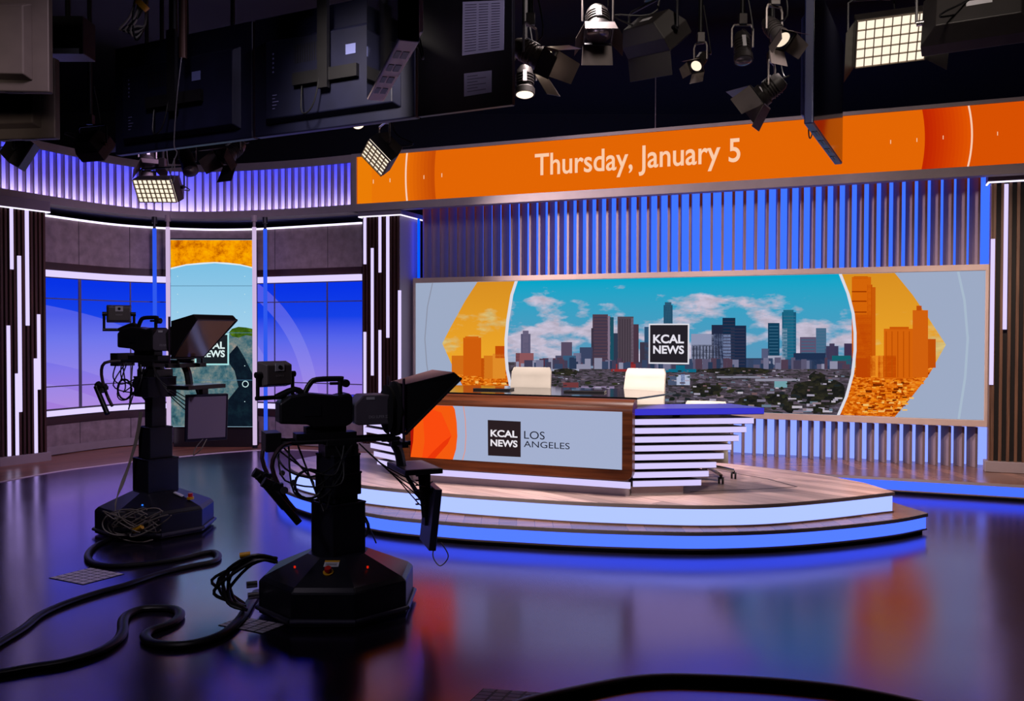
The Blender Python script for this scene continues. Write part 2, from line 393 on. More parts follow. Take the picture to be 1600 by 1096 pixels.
ribbon(HP, 4.09, 4.14, .015, -.26).build('upper_rail', PURPLEGREY, t, frame=FR)
ribbon(HP, 3.34, 3.36, -.26, -.75).build('soffit', mat('soffit_dark', (120, 118, 170), .7), t, frame=FR)
ribbon(HP, 3.39, 3.425, -.075, -.105).build('light_strip', emat((196, 180, 255), 20), t, frame=FR)
ribbon(HP, 4.06, 4.09, -.075, -.105).build('light_strip', emat((10, 40, 255), 14), t, frame=FR)
HL = plen(HP); HN = normals(HP); g = MB(); sd = .06; k = 0
while sd < HL[-1] - .03:
    i = max(j for j in range(len(HL) - 1) if HL[j] <= sd); q = (sd - HL[i]) / (HL[i + 1] - HL[i])
    p = HP[i].lerp(HP[i + 1], q); n = HN[i].lerp(HN[i + 1], q).normalized(); dd = Vector((-n.y, n.x, 0))
    c = [p + dd * .007, p - dd * .007, p - dd * .007 - n * .065, p + dd * .007 - n * .065]
    g.prism([(v.x, v.y) for v in c], 3.44, 4.1); sd += .112
g.build('slats', FIN, t, frame=FR)

# ------------------------------------------------------------------ set wall frame things
def wthing(name, label, cat, t0, s0, z0=0, group=None):
    o = thing(name, label, cat, W(t0, s0, z0), -TH, group); return o, (t0, s0, z0)
# slat wall above and below the video wall
def slat_wall(name, label, z0, z1, glow, k):
    o, org = wthing(name, label, 'slatted wall', -2.3, 11.05, z0)
    b = MB(); b.box(-5.86 + 2.3, 1.35 + 2.3, .27, .31, 0, z1 - z0); b.build('backlit_panel', emat(glow, k), o)
    g = MB(); tt = 1.165
    while tt > -5.85:            # louvre boards, each turned a little further than its neighbour
        be = R(-(22 + 7.7 * tt)); x = tt + 2.3; fd = Vector((math.sin(be), math.cos(be))); th = Vector((fd.y, -fd.x)) * .03
        a0 = Vector((x, .0)); a1 = a0 - th
        p = [a1, a0, a0 + fd * .15, a1 + fd * .15]
        g.prism([(v.x, v.y + .025) for v in p], 0, z1 - z0)
        tt -= .1335
    g.build('slats', FIN, o)
    if z1 > 3: b = MB(); b.box(-5.868 + 2.3, -5.858 + 2.3, .0, .05, 0, .84); b.build('added_blue_strip', emat((0, 48, 255), 4), o)  # glowing strip added to throw blue onto the pillar's side panel
slat_wall('upper_slat_wall', 'tall grey vertical slats over a bright blue backlight, above the wide video wall', 2.43, 3.95, (52, 98, 255), 1.5)
slat_wall('lower_slat_wall', 'short grey vertical slats over a pale blue backlight, below the wide video wall', .17, .62, (128, 148, 255), 1.4)

# ------------------------------------------------------------------ wide video wall
VS = 10.99
vw, _ = wthing('video_wall', 'very wide wall screen showing a city skyline between orange arrow shapes', 'video wall', -2.325, VS, .71)
VM = frame(W(-2.325, VS, .71), -TH)
b = MB()
for (a, c, z0, z1) in ((-5.892, 1.27, 2.362, 2.43), (-5.892, 1.27, .635, .708), (-5.892, -5.862, .7, 2.37), (1.212, 1.27, .7, 2.37)):
    b.box(a + 2.325, c + 2.325, -.03, .2, z0 - .71, z1 - .71)
b.build('frame', mat('screen_frame', (196, 172, 160), .45, noise=.05), vw, bevel=.004)
b = MB(); b.box(-5.862 + 2.325, 1.212 + 2.325, .0, .05, 0, 1.65); b.build('screen', emat((166, 180, 208), .88), vw)
def vpoly(m, pts, lay):        # flat picture area on the screen, traced in photo pixels
    V = []
    for x, y in pts:
        tt, z = on(x, y, VS); tt = min(max(tt, -5.86), 1.21); z = min(max(z, .712), 2.358)
        V.append((tt + 2.325, -.001 * lay, z - .71))
    m.add(V, [list(range(len(V)))])
def vbld(m, x0, x1, y, yb, c, lay, k=.85):
    m.use(emat(c, k, False)); vpoly(m, [(x0, y), (x1, y), (x1, yb), (x0, yb)], lay)
def sky_mat(top, bot, cloud, z0, z1, amt=.5, sc=1.3, off=0):
    m = bpy.data.materials.new('sky_picture'); m.use_nodes = True; nt = m.node_tree; N = nt.nodes.new; L = nt.links.new
    nt.nodes.remove(nt.nodes['Principled BSDF'])
    e = N('ShaderNodeEmission'); tc = N('ShaderNodeTexCoord'); sx = N('ShaderNodeSeparateXYZ'); L(tc.outputs['Object'], sx.inputs[0])
    mr = N('ShaderNodeMapRange'); mr.inputs[1].default_value = z0; mr.inputs[2].default_value = z1; L(sx.outputs[2], mr.inputs[0])
    g = N('ShaderNodeMix'); g.data_type = 'RGBA'; L(mr.outputs[0], g.inputs[0]); g.inputs[6].default_value = lin(bot) + (1,); g.inputs[7].default_value = lin(top) + (1,)
    mp = N('ShaderNodeMapping'); mp.inputs['Scale'].default_value = (sc, 1, sc * 2.6); mp.inputs['Location'].default_value = (off, 0, off * .7); L(tc.outputs['Object'], mp.inputs[0])
    nz = N('ShaderNodeTexNoise'); nz.inputs['Scale'].default_value = 1.6; nz.inputs['Detail'].default_value = 8; nz.inputs['Roughness'].default_value = .55; L(mp.outputs[0], nz.inputs['Vector'])
    # clouds gather in a band at mid height of the picture
    bd = N('ShaderNodeMapRange'); bd.inputs[1].default_value = z1; bd.inputs[2].default_value = z0 + (z1 - z0) * .45; bd.inputs[3].default_value = -.12; bd.inputs[4].default_value = .09; L(sx.outputs[2], bd.inputs[0])
    ad = N('ShaderNodeMath'); ad.operation = 'ADD'; L(nz.outputs['Fac'], ad.inputs[0]); L(bd.outputs[0], ad.inputs[1])
    rp = N('ShaderNodeValToRGB'); rp.color_ramp.elements[0].position = amt; rp.color_ramp.elements[1].position = amt + .1; L(ad.outputs[0], rp.inputs[0])
    nz2 = N('ShaderNodeTexNoise'); nz2.inputs['Scale'].default_value = 7; nz2.inputs['Detail'].default_value = 6; L(mp.outputs[0], nz2.inputs['Vector'])
    cc = N('ShaderNodeMix'); cc.data_type = 'RGBA'; L(nz2.outputs['Fac'], cc.inputs[0]); cc.inputs[6].default_value = lin(tuple(v * .72 for v in cloud)) + (1,); cc.inputs[7].default_value = lin(tuple(min(255, v * 1.12) for v in cloud)) + (1,)
    mx = N('ShaderNodeMix'); mx.data_type = 'RGBA'; L(rp.outputs[0], mx.inputs[0]); L(g.outputs[2], mx.inputs[6]); L(cc.outputs[2], mx.inputs[7])
    L(mx.outputs[2], e.inputs[0]); e.inputs[1].default_value = .9; L(e.outputs[0], nt.nodes['Material Output'].inputs[0])
    return m
def mosaic_mat(cols, sc=30, k=.9, stretch=1.6, detail=3, vor=.4):
    m = bpy.data.materials.new('mosaic_picture'); m.use_nodes = True; nt = m.node_tree; N = nt.nodes.new; L = nt.links.new
    nt.nodes.remove(nt.nodes['Principled BSDF'])
    e = N('ShaderNodeEmission'); tc = N('ShaderNodeTexCoord'); mp = N('ShaderNodeMapping'); mp.inputs['Scale'].default_value = (sc, 1, sc * stretch); L(tc.outputs['Object'], mp.inputs[0])
    nz = N('ShaderNodeTexNoise'); nz.inputs['Scale'].default_value = .35; nz.inputs['Detail'].default_value = detail; nz.inputs['Roughness'].default_value = .75; L(mp.outputs[0], nz.inputs['Vector'])
    vo = N('ShaderNodeTexVoronoi'); vo.inputs['Scale'].default_value = 1; vo.distance = 'CHEBYCHEV'; L(mp.outputs[0], vo.inputs['Vector'])
    sp = N('ShaderNodeSeparateColor'); L(vo.outputs['Color'], sp.inputs[0])
    mm = N('ShaderNodeMix'); mm.inputs[0].default_value = vor; L(nz.outputs['Fac'], mm.inputs[2]); L(sp.outputs[0], mm.inputs[3])
    rp = N('ShaderNodeValToRGB'); rp.color_ramp.interpolation = 'LINEAR'; n = len(cols)
    for i, c in enumerate(cols):
        p = .22 + .56 * i / (n - 1)
        el = rp.color_ramp.elements[i] if i < 2 else rp.color_ramp.elements.new(p)
        el.color = lin(c) + (1,)
    for i, el in enumerate(rp.color_ramp.elements): el.position = .22 + .56 * i / (n - 1)
    for i, c in enumerate(cols): rp.color_ramp.elements[i].color = lin(c) + (1,)
    L(mm.outputs[0], rp.inputs[0]); L(rp.outputs[0], e.inputs[0]); e.inputs[1].default_value = k
    L(e.outputs[0], nt.nodes['Material Output'].inputs[0]); return m
SKY = sky_mat((0, 172, 210), (100, 156, 194), (212, 204, 226), .5, 1.65, .52, .9, 3.1)
OSKY = sky_mat((226, 150, 36), (250, 176, 44), (250, 205, 130), .5, 1.65, .60, .9, 8.2)
CITY = mosaic_mat([(30, 30, 34), (44, 46, 44), (66, 60, 68), (86, 74, 88), (104, 96, 114), (150, 142, 166)], 18, .85, 4, 6, .3)
OCITY = mosaic_mat([(120, 40, 0), (190, 72, 0), (232, 110, 8), (250, 150, 40), (255, 190, 90)], 30, .9, 2.0, 5, .3)
TREES = mosaic_mat([(20, 22, 24), (34, 34, 30), (52, 50, 36)], 20)
ARCL = [(807, 436), (800, 461), (794, 499), (791, 530), (791, 555), (793, 578), (797, 598), (800, 615), (806, 640)]
ARCR = [(1313, 424), (1325, 459), (1333, 490), (1336, 520), (1336, 548), (1332, 585), (1322.5, 620), (1310, 650)]
HEXL = [(746, 436), (727, 470), (705, 510), (691, 537), (705, 568), (725, 607), (745, 645)]
HEXR = [(1398, 420), (1426, 461), (1450, 496), (1478, 539), (1450, 588), (1425, 620), (1398, 654)]
b = MB()
b.use(SKY); vpoly(b, ARCL[:5] + [(791, 560), (1336, 572)] + ARCR[4::-1], 1)
b.use(CITY); vpoly(b, [(791, 566), (1335, 566)] + ARCR[5:] + [(806, 640)] + ARCL[7:4:-1], 2)
b.use(OSKY); vpoly(b, HEXL + ARCL[::-1], 1)
vpoly(b, [ARCR[0]] + HEXR + ARCR[:0:-1], 1)
b.use(OCITY); vpoly(b, [(712, 583), (725, 607), (745, 645), (806, 640), (797, 598), (793.5, 578)], 3)
vpoly(b, [(1334, 575), (1458, 575), (1450, 588), (1425, 620), (1398, 654), (1310, 650), (1322.5, 620), (1332, 585)], 3)
# buildings, back to front
for x0, x1, y, c in [(806, 812, 560, (70, 80, 120)), (814, 829, 522, (96, 92, 122)), (817, 826, 517, (110, 102, 130)), (877, 894, 535, (92, 80, 104)), (868, 880, 556, (80, 80, 110)),
                     (906, 926, 543, (62, 72, 104)), (896, 908, 552, (120, 120, 150)), (926, 950, 491.5, (84, 64, 80)), (949, 954, 494, (140, 122, 145)), (924, 928, 513, (60, 52, 70)),
                     (953, 959, 496, (28, 84, 104)), (959, 966, 521, (50, 60, 84)), (965, 990, 495, (84, 72, 84)), (986, 990, 497, (118, 102, 120)), (990, 998, 507, (78, 56, 72)), (1000, 1014, 535, (64, 58, 76)),
                     (1007, 1014, 511, (44, 84, 120)), (1037, 1051, 477, (36, 82, 112)), (1039, 1049, 472.5, (46, 92, 122)), (1080, 1115, 522, (150, 158, 190)), (1112, 1130, 508, (36, 44, 72)), (1129, 1149, 497, (22, 48, 78)),
                     (1140, 1166, 509, (30, 44, 74)), (1116, 1142, 522, (126, 140, 180)), (1081, 1124, 539, (72, 76, 98)), (1166, 1200, 560, (52, 66, 96)), (1200, 1218, 505, (18, 66, 96)), (1190, 1202, 545, (90, 96, 130)),
                     (1222, 1244, 488, (24, 94, 126)), (1224, 1240, 484.5, (30, 110, 140)), (1222, 1230, 513, (130, 160, 185)), (1244, 1252, 555, (60, 60, 90)), (1250, 1275, 527, (98, 88, 118)), (1275, 1291, 513, (76, 112, 144)),
                     (1289, 1310, 541, (64, 60, 92)), (1296, 1304, 537, (70, 62, 92)), (1310, 1320, 556, (96, 90, 120)), (1319, 1332, 537, (66, 52, 84))]:
    vbld(b, x0, x1, y, 575, c, 4)
for x in range(1083, 1124, 5): vbld(b, x, x + 1.6, 541, 574, (46, 50, 70), 5)
for x in range(968, 986, 4): vbld(b, x, x + 1.2, 499, 572, (62, 52, 64), 5)
for x0, x1, y, yb, c in [(806, 834, 552, 575, (150, 92, 98)), (806, 812, 552, 575, (104, 60, 72)), (848, 868, 560, 572, (90, 52, 72)), (880, 900, 556, 575, (60, 96, 130)), (955, 995, 569, 581, (150, 48, 50)), (966, 990, 566, 570, (128, 40, 46)),
                         (1014, 1088, 571, 582, (14, 110, 140)), (1044, 1058, 588, 602, (78, 90, 118)), (1057, 1078, 586, 602, (186, 196, 224)), (1064, 1070, 585, 602, (100, 120, 168)),
                         (900, 950, 572, 576, (130, 150, 180)), (1166, 1330, 562, 575, (60, 76, 112)), (1200, 1222, 556, 570, (168, 172, 195)), (1240, 1290, 552, 572, (34, 52, 84)), (1300, 1330, 556, 570, (22, 104, 116)), (1210, 1230, 596, 606, (120, 170, 180)),
                         (1225, 1332, 571, 577, (48, 66, 100)), (846, 905, 576, 580, (168, 172, 196)), (905, 960, 604, 611, (150, 132, 168)), (880, 904, 598, 606, (120, 60, 64)), (1180, 1250, 592, 596, (150, 148, 168)), (1120, 1200, 588, 591, (140, 140, 160))]:
    vbld(b, x0, x1, y, yb, c, 5)
for x0, x1, y, yb in [(1096, 1210, 574, 586), (1230, 1330, 592, 636), (1195, 1232, 612, 634), (1262, 1290, 580, 600), (1150, 1198, 618, 640), (862, 905, 576, 588), (1010, 1044, 586, 604), (1078, 1130, 598, 620), (1222, 1250, 626, 646), (1258, 1300, 634, 648)]:
    b.use(TREES); n = 9
    P = [(x0 + (x1 - x0) * (.5 + .5 * math.cos(a) * random.uniform(.85, 1.08)), y + (yb - y) * (.5 + .5 * math.sin(a) * random.uniform(.8, 1.05))) for a in [2 * PI * i / 18 for i in range(18)]]
    vpoly(b, [(min(px, 1320), py) for px, py in P], 6)
rs = random.Random(21)
def arc_x(y, A): 
    for i in range(len(A) - 1):
        if A[i][1] <= y <= A[i + 1][1]: return A[i][0] + (A[i + 1][0] - A[i][0]) * (y - A[i][1]) / (A[i + 1][1] - A[i][1])
    return A[-1][0]
for k in range(420):
    y = 577 + 68 * rs.random() ** 1.2; sc_ = .5 + (y - 577) / 60; x = rs.uniform(arc_x(y, ARCL) + 4, arc_x(y, ARCR) - 16); ww, hh = rs.uniform(3, 11) * sc_, rs.uniform(1.2, 3.4) * sc_
    x = min(x, arc_x(min(y + hh, 648), ARCR) - ww - 4)
    c = rs.choice([(176, 168, 190), (132, 124, 146), (200, 192, 206), (96, 84, 98), (120, 92, 96), (110, 130, 150), (58, 52, 60), (84, 76, 90), (150, 130, 140)])
    if rs.random() < .42: c = rs.choice([(28, 34, 28), (40, 44, 30), (34, 40, 44), (52, 56, 36)]); ww *= 1.3; hh *= 1.5
    b.use(emat(c, .85, False))
    if c[1] < 58: vpoly(b, [(x + ww * (.5 + .5 * math.cos(a)) , min(y + hh * (.5 + .5 * math.sin(a)), 648)) for a in [2 * PI * i / 7 + .3 for i in range(7)]], 6.2 + .002 * k)
    else: vpoly(b, [(x, y), (x + ww, y + .3), (x + ww, min(y + hh, 648)), (x, min(y + hh, 648))], 6.2 + .002 * k)
for k in range(110):          # small blocks at the foot of the towers and faint window rows
    x = rs.uniform(806, 1318); hh = rs.uniform(4, 16); ww = rs.uniform(4, 14); c = rs.choice([(70, 66, 92), (96, 92, 120), (58, 72, 104), (120, 120, 150), (84, 64, 84), (44, 60, 90), (150, 150, 176)])
    vbld(b, x, x + ww, 574 - hh, 577, c, 5.1 + .002 * k)
for x0, x1, ya, yb in ((928, 949, 496, 570), (1130, 1148, 502, 570), (1142, 1164, 514, 570), (1202, 1216, 510, 555), (1224, 1243, 494, 560), (1252, 1273, 531, 570), (1276, 1290, 518, 570)):
    for y in range(ya, yb, 5): vbld(b, x0, x1, y, y + 1.2, (58, 56, 80) if x0 < 1200 else (60, 110, 140), 4.6)
for k in range(150):
    lft = rs.random() < .3; y = 594 + 50 * rs.random(); x = rs.uniform(742, 790) if lft else rs.uniform(1338, 1440 - (y - 590) * .6); ww, hh = rs.uniform(3, 12), rs.uniform(1.5, 4)
    c = rs.choice([(255, 176, 60), (250, 140, 20), (170, 60, 0), (120, 40, 0), (255, 200, 110)])
    if lft and y > 600: continue
    vbld(b, x, x + ww, y, min(y + hh, 648), c, 5.1 + .002 * k, .88)
# orange tinted buildings
for x0, x1, y, yb, c in [(724, 752, 528, 588, (222, 100, 14)), (727, 748, 526, 530, (226, 106, 16)), (706, 724, 556, 586, (224, 118, 24)), (756, 770, 556, 592, (228, 128, 30)), (770, 790, 553, 592, (240, 150, 44)), (774, 790, 541, 560, (206, 80, 8)), (752, 757, 560, 590, (206, 86, 8)),
                         (1331, 1361, 433, 560, (228, 108, 10)), (1334, 1356, 432, 436, (210, 92, 6)), (1337, 1361, 492, 590, (202, 74, 4)), (1355, 1363, 445, 588, (206, 84, 4)), (1362, 1368, 449, 588, (214, 96, 10)), (1360, 1380, 556, 590, (252, 150, 34)), (1381, 1426, 514, 592, (228, 106, 12)), (1390, 1420, 511, 515, (216, 94, 8)), (1426, 1450, 485, 590, (224, 104, 16)), (1432, 1440, 478, 486, (204, 84, 10)), (1450, 1462, 530, 575, (206, 84, 8)), (1372, 1400, 556, 590, (206, 78, 2))]:
    vbld(b, x0, x1, y, yb, c, 4)
for y in (455, 470, 487): vbld(b, 1331, 1354, y, y + 2, (168, 62, 0), 5)
for k in range(5): vbld(b, 1384 + k * 9, 1385.5 + k * 9, 518, 590, (200, 84, 4), 5)
# white arc lines and pale swooshes
def arc(m, P, w, c, lay, k=.9):
    m.use(emat(c, k, False))
    for i in range(len(P) - 1):
        vpoly(m, [(P[i][0] - w, P[i][1]), (P[i][0] + w, P[i][1]), (P[i + 1][0] + w, P[i + 1][1]), (P[i + 1][0] - w, P[i + 1][1])], lay)
arc(b, ARCL, 2.4, (228, 228, 240), 7); arc(b, ARCR, 2.4, (228, 228, 240), 7)
arc(b, [(676, 440), (668, 480), (664, 530), (667, 570), (674, 615)], .8, (146, 152, 172), 3)
arc(b, [(1497, 424), (1507, 470), (1512, 530), (1508, 590), (1498, 655)], 2.0, (176, 194, 214), 3)
b.build('picture', None, vw)
# logo tile on the picture
def tile(px0, py0, px1, py1):
    a, z1 = on(px0, py0, VS); c, z0 = on(px1, py1, VS); return a + 2.325, c + 2.325, z0 - .71, z1 - .71
a, c, z0, z1 = tile(1014, 506, 1077, 569.5)
b = MB(); b.use(emat((232, 230, 240), .9)); b.box(a, c, -.012, -.010, z0, z1); b.use(emat((38, 34, 42), .9)); b.box(a + .018, c - .018, -.0135, -.0125, z0 + .018, z1 - .018)
b.build('logo_tile', None, vw)
a, c, z0, z1 = tile(1021, 523, 1069, 537); text('KCAL', a, c, z0, z1, -.0145, emat((236, 232, 244), .95), 'lettering', vw, .03)
a, c, z0, z1 = tile(1021, 540, 1069, 553.5); text('NEWS', a, c, z0, z1, -.0145, emat((236, 232, 244), .95), 'lettering', vw, .03)

# ------------------------------------------------------------------ orange date banner
BS = 10.61
bn, _ = wthing('date_banner', 'long orange overhead screen reading Thursday, January 5', 'banner screen', -2.5, BS, 3.345)
b = MB(); b.box(-6.58 + 2.5, 2.6 + 2.5, 0, .05, .105, .755); b.build('screen', emat((232, 104, 4), .95), bn)
b = MB(); b.box(-6.66 + 2.5, 2.6 + 2.5, -.02, .12, 0, .105); b.box(-6.66 + 2.5, 2.6 + 2.5, -.02, .12, .755, .80); b.box(-6.66 + 2.5, -6.58 + 2.5, -.02, .12, .10, .76)
b.build('frame', PURPLEGREY, bn, bevel=.004)
def bpoly(m, pts, lay):
    V = []
    for x, y in pts:
        tt, z = on(x, y, BS); V.append((tt + 2.5, -.001 * lay, min(max(z - 3.345, .106), .754)))
    m.add(V, [list(range(len(V)))])
b = MB()
def bband(x0, x1, c, bow=0, lay=1):
    b.use(emat(c, .95, False)); n = 10; T0, T1 = on(x0, 250, BS)[0], on(x1, 250, BS)[0]; P = []
    for i in range(n + 1):
        q = i / n; P.append((T0 + 2.5 + bow * (1 - (2 * q - 1) ** 2), -.001 * lay, .106 + .648 * q))
    for i in range(n, -1, -1):
        q = i / n; P.append((T1 + 2.5 + bow * (1 - (2 * q - 1) ** 2), -.001 * lay, .106 + .648 * q))
    b.add(P, [list(range(len(P)))])
bband(559, 581, (240, 128, 6), 0); bband(581, 636, (238, 120, 8), 0)
for k in range(8): bband(636 + k * 5.6, 642 + k * 5.6, (int(236 - k * 5), int(112 - k * 5), 6), -.02, 2)
for k in range(12): bband(1440 + k * 6, 1446.5 + k * 6, (int(196 + k * 3), int(38 + k * 4.4), 2), .03, 2)
bband(1512, 1720, (220, 82, 2), .03, 1)
bband(635, 637.5, (255, 214, 190), -.02, 4); bband(1511, 1514, (255, 206, 176), .035, 4)
for x, y in [(583, 284), (609, 282), (662, 277), (690, 274), (1391, 222), (1432, 219), (1473, 215), (1558, 209)]:
    b.use(emat((255, 210, 170), .95, False)); bpoly(b, [(x, y - 3), (x + 1.2, y - 3), (x + 1.2, y + 3), (x, y + 3)], 5)
b.build('picture', None, bn)
a, z1 = on(836, 243, BS); c, _z = on(1157, 222, BS); _z, zb = on(840, 288, BS)
z1 = on(840, 242, BS)[1]; z0 = on(985, 276, BS)[1]
text('Thursday, January 5', a + 2.5, c + 2.5, z0 - 3.345, z1 - 3.345 + .01, -.008, emat((255, 206, 170), .97), 'lettering', bn, .012)

# ------------------------------------------------------------------ slatted pillars
def pillar(label, loc, rotz, wd, dp, z0, zc, ztop, tubes, sp, side_mat, slat=WALNUTV):
    """local x along the front, y going back"""
    o = thing('slatted_pillar', label, 'pillar', loc, rotz, 'dark wooden slatted pillars with light tubes')
    b = MB(); b.box(.02, wd - .02, .05, dp, z0 + .02, zc); b.build('core', mat('pillar_core', (20, 13, 14), .7), o)
    b = MB(); b.box(wd - .02, wd - .005, .02, dp, z0, zc); b.box(.005, .02, .02, dp, z0, zc); b.build('side_panel', side_mat, o)
    b = MB(); b.box(-.03, wd + .03, -.03, dp, z0, z0 + .115); b.build('plinth', PURPLEGREY, o, bevel=.004)
    b = MB(); b.box(-.035, wd + .035, -.035, dp, zc + .012, ztop); b.build('capital', mat('capital_grey', (120, 108, 122), .5), o, bevel=.003)
    b = MB(); b.box(-.035, wd + .035, -.035, -.02, zc - .004, zc + .011); b.box(wd + .02, wd + .035, -.035, dp, zc - .004, zc + .011); b.box(-.035, -.02, -.035, dp, zc - .004, zc + .011)
    b.build('light_line', LEDW, o)
    n = round(wd / sp); g = MB()
    for i in range(n):
        x = (i + .5) * wd / n
        g.box(x - .014, x + .014, 0, .05, z0 + .115, zc)
    g.build('slats', slat, o)
    for x, za, zb in tubes:
        b = MB(); b.box(x - .019, x + .019, -.014, .01, za, zb); b.build('light_tube', LED, o)
S1 = 10.66
def tubes_on(L, s, t0):
    out = []
    for x, ya, yb in L:
        tt, za = on(x, ya, s); out.append((tt - t0, max(on(x, yb, s)[1], .18), min(za, 3.27)))
    return out
BLUEGREY = mat('pillar_side', (150, 140, 156), .5)
pillar('dark slatted pillar with light tubes between the right blue window and the wide video wall', W(-6.535, S1, 0), -TH, .60, .62, 0, 3.27, 3.345,
       tubes_on([(570.5, 339, 413), (570.5, 519, 720), (582, 388, 587), (594, 336, 426), (594, 516, 700), (606, 336, 528), (624.5, 454, 690)], S1, -6.535), .053, BLUEGREY)
pillar('brown slatted pillar at the right end of the video wall', W(1.235, 10.79, 0), -TH, .75, .16, .17, 3.29, 3.4,
       tubes_on([(1552.5, 373, 602), (1573.6, 283, 515), (1640, 300, 560)], 10.74, 1.235), .072, OAKV, OAKV)
A, Bp = Vector((-6.3, 10.87)), Vector((-5.99, 11.38)); dl = (Bp - A); yaw = math.atan2(dl.y, dl.x)
def tubes_left(L):
    out = []
    for x, ya, yb in L:
        r = ray(x, 500); k = (A.x * r.y - A.y * r.x) / (dl.y * r.x - dl.x * r.y); p = A + dl * k
        out.append((k * dl.length, max(at(x, yb, p.y).z, .12), min(at(x, ya, p.y).z, 3.2)))
    return out
pillar('dark slatted pillar with many light tubes at the far left, beside the left blue window', (A.x, A.y, 0), yaw, dl.length, .24, 0, 3.2, 3.34,
       tubes_left([(18.7, 323, 421), (30.5, 400, 644), (43, 325, 509), (60, 491.5, 609), (12.5, 509, 717), (25, 584, 716), (54.5, 560.5, 713)]), .052, mat('pillar_side_dark', (70, 44, 46), .6))

# ------------------------------------------------------------------ light posts beside the portrait screen
def post(x, y, r, m, label, grp):
    o = thing('light_post', label, 'post', (x, y, 0), 0, grp)
    b = MB(); b.cyl((0, 0, .05), (0, 0, 3.17), r, n=16); b.build('light_tube', m, o, smooth=True)
    b = MB(); b.cyl((0, 0, 0), (0, 0, .05), r * 1.25, n=16); b.build('foot', DARK, o); b = MB(); b.cyl((0, 0, 3.17), (0, 0, 3.25), r * .7, n=12); b.cyl((0, 0, 3.25), (0, 0, 3.34), r * 1.3, n=16); b.build('mount', DARK if m is not WPOST else PURPLEGREY, o)
WPOST = emat((222, 196, 238), .85); BPOST = emat((52, 96, 255), .85)
post(-4.926, 12.66, .03, WPOST, 'white glowing post left of the portrait screen', 'glowing posts beside the portrait screen')
post(-3.69, 12.66, .03, WPOST, 'white glowing post right of the portrait screen', 'glowing posts beside the portrait screen')
post(-5.19, 12.84, .028, BPOST, 'blue glowing post left of the portrait screen, outside the white one', 'glowing posts beside the portrait screen')
post(-3.59, 12.86, .028, BPOST, 'blue glowing post right of the portrait screen, outside the white one', 'glowing posts beside the portrait screen')

# ------------------------------------------------------------------ portrait screen between the posts
PY = 12.72
ps = thing('portrait_screen', 'tall portrait screen showing golden hillside, pale sky and rocks', 'screen', (-4.32, PY, 0))
b = MB(); b.box(-.58, .60, .05, .25, .0, .36); b.build('stand', mat('stand_dark', (30, 24, 28), .35), ps, bevel=.006)
b = MB(); b.box(-.605, .612, .02, .16, .29, 3.02); b.build('casing', DARK, ps, bevel=.004)
def ppt(x, y, lay):
    p = at(x, y, PY); return (min(max(p.x + 4.32, -.598), .603), .019 - .001 * lay, min(max(p.z, .305), 2.995))
def ppoly(m, pts, lay): V = [ppt(x, y, lay) for x, y in pts]; m.add(V, [list(range(len(V)))])
b = MB(); b.box(-.6, .605, .0195, .03, .3, 3.0); b.build('screen', sky_mat((128, 200, 238), (182, 224, 250), (200, 236, 255), 1.3, 2.7, .75, 1), ps)
b = MB()
b.use(mosaic_mat([(90, 30, 0), (180, 84, 0), (244, 150, 0), (255, 180, 0), (255, 214, 50)], 16, 1, 1.0, 8, 0))
ppoly(b, [(260, 372), (400, 372), (400, 418), (375, 413), (355, 410.5), (335, 409.5), (315, 410.5), (290, 413), (260, 418.5)], 1)
b.use(emat((226, 240, 246), .95, False))
ppoly(b, [(260, 418.5), (290, 413), (315, 410.5), (335, 409.5), (355, 410.5), (375, 413), (400, 418), (400, 420), (375, 415), (335, 411.5), (290, 415), (260, 421)], 3)
b.use(mosaic_mat([(10, 18, 26), (26, 52, 64), (58, 100, 112), (110, 128, 128), (170, 148, 136), (220, 180, 160)], 12, 1, .9, 9, .06))
ppoly(b, [(260, 548), (285, 540), (300, 524), (330, 516), (356, 522), (372, 520), (384, 514), (400, 516), (400, 670), (260, 670)], 2)
b.use(mosaic_mat([(8, 14, 24), (14, 26, 40), (24, 50, 60)], 16, .85, .9, 7, .05))
ppoly(b, [(352, 560), (370, 540), (382, 560), (400, 590), (400, 670), (345, 670), (352, 630), (372, 605), (366, 580)], 4)
b.use(mosaic_mat([(20, 40, 10), (60, 96, 20), (130, 170, 40)], 22, .9, 1, 7, 0))
ppoly(b, [(357, 520), (362, 514), (372, 511), (384, 512), (394, 514), (400, 518), (396, 526), (384, 524), (372, 528), (362, 526)], 5)
for y in (446.5, 520, 594): b.use(emat((84, 130, 160), .8, False)); ppoly(b, [(258, y), (402, y), (402, y + .8), (258, y + .8)], 6)
b.use(emat((205, 238, 240), .95, False))
for x, y in ((277, 432), (382, 432), (277, 460), (382, 460), (277, 488), (382, 488), (382, 572), (382, 628)): ppoly(b, [(x - .9, y), (x, y - .9), (x + .9, y), (x, y + .9)], 7)
n = 20
for i in range(n):
    a0, a1 = 2 * PI * i / n, 2 * PI * (i + 1) / n
    ppoly(b, [(383 + math.cos(a0) * 5.2, 600.5 + math.sin(a0) * 5.2), (383 + math.cos(a1) * 5.2, 600.5 + math.sin(a1) * 5.2), (383 + math.cos(a1) * 4, 600.5 + math.sin(a1) * 4), (383 + math.cos(a0) * 4, 600.5 + math.sin(a0) * 4)], 7)
b.use(emat((168, 228, 230), .95, False)); ppoly(b, [(304, 521), (357.5, 521), (357.5, 571), (304, 571)], 8)
b.use(emat((28, 34, 40), .9, False)); ppoly(b, [(306.5, 523.5), (355, 523.5), (355, 568.5), (306.5, 568.5)], 9)
b.build('picture', None, ps)
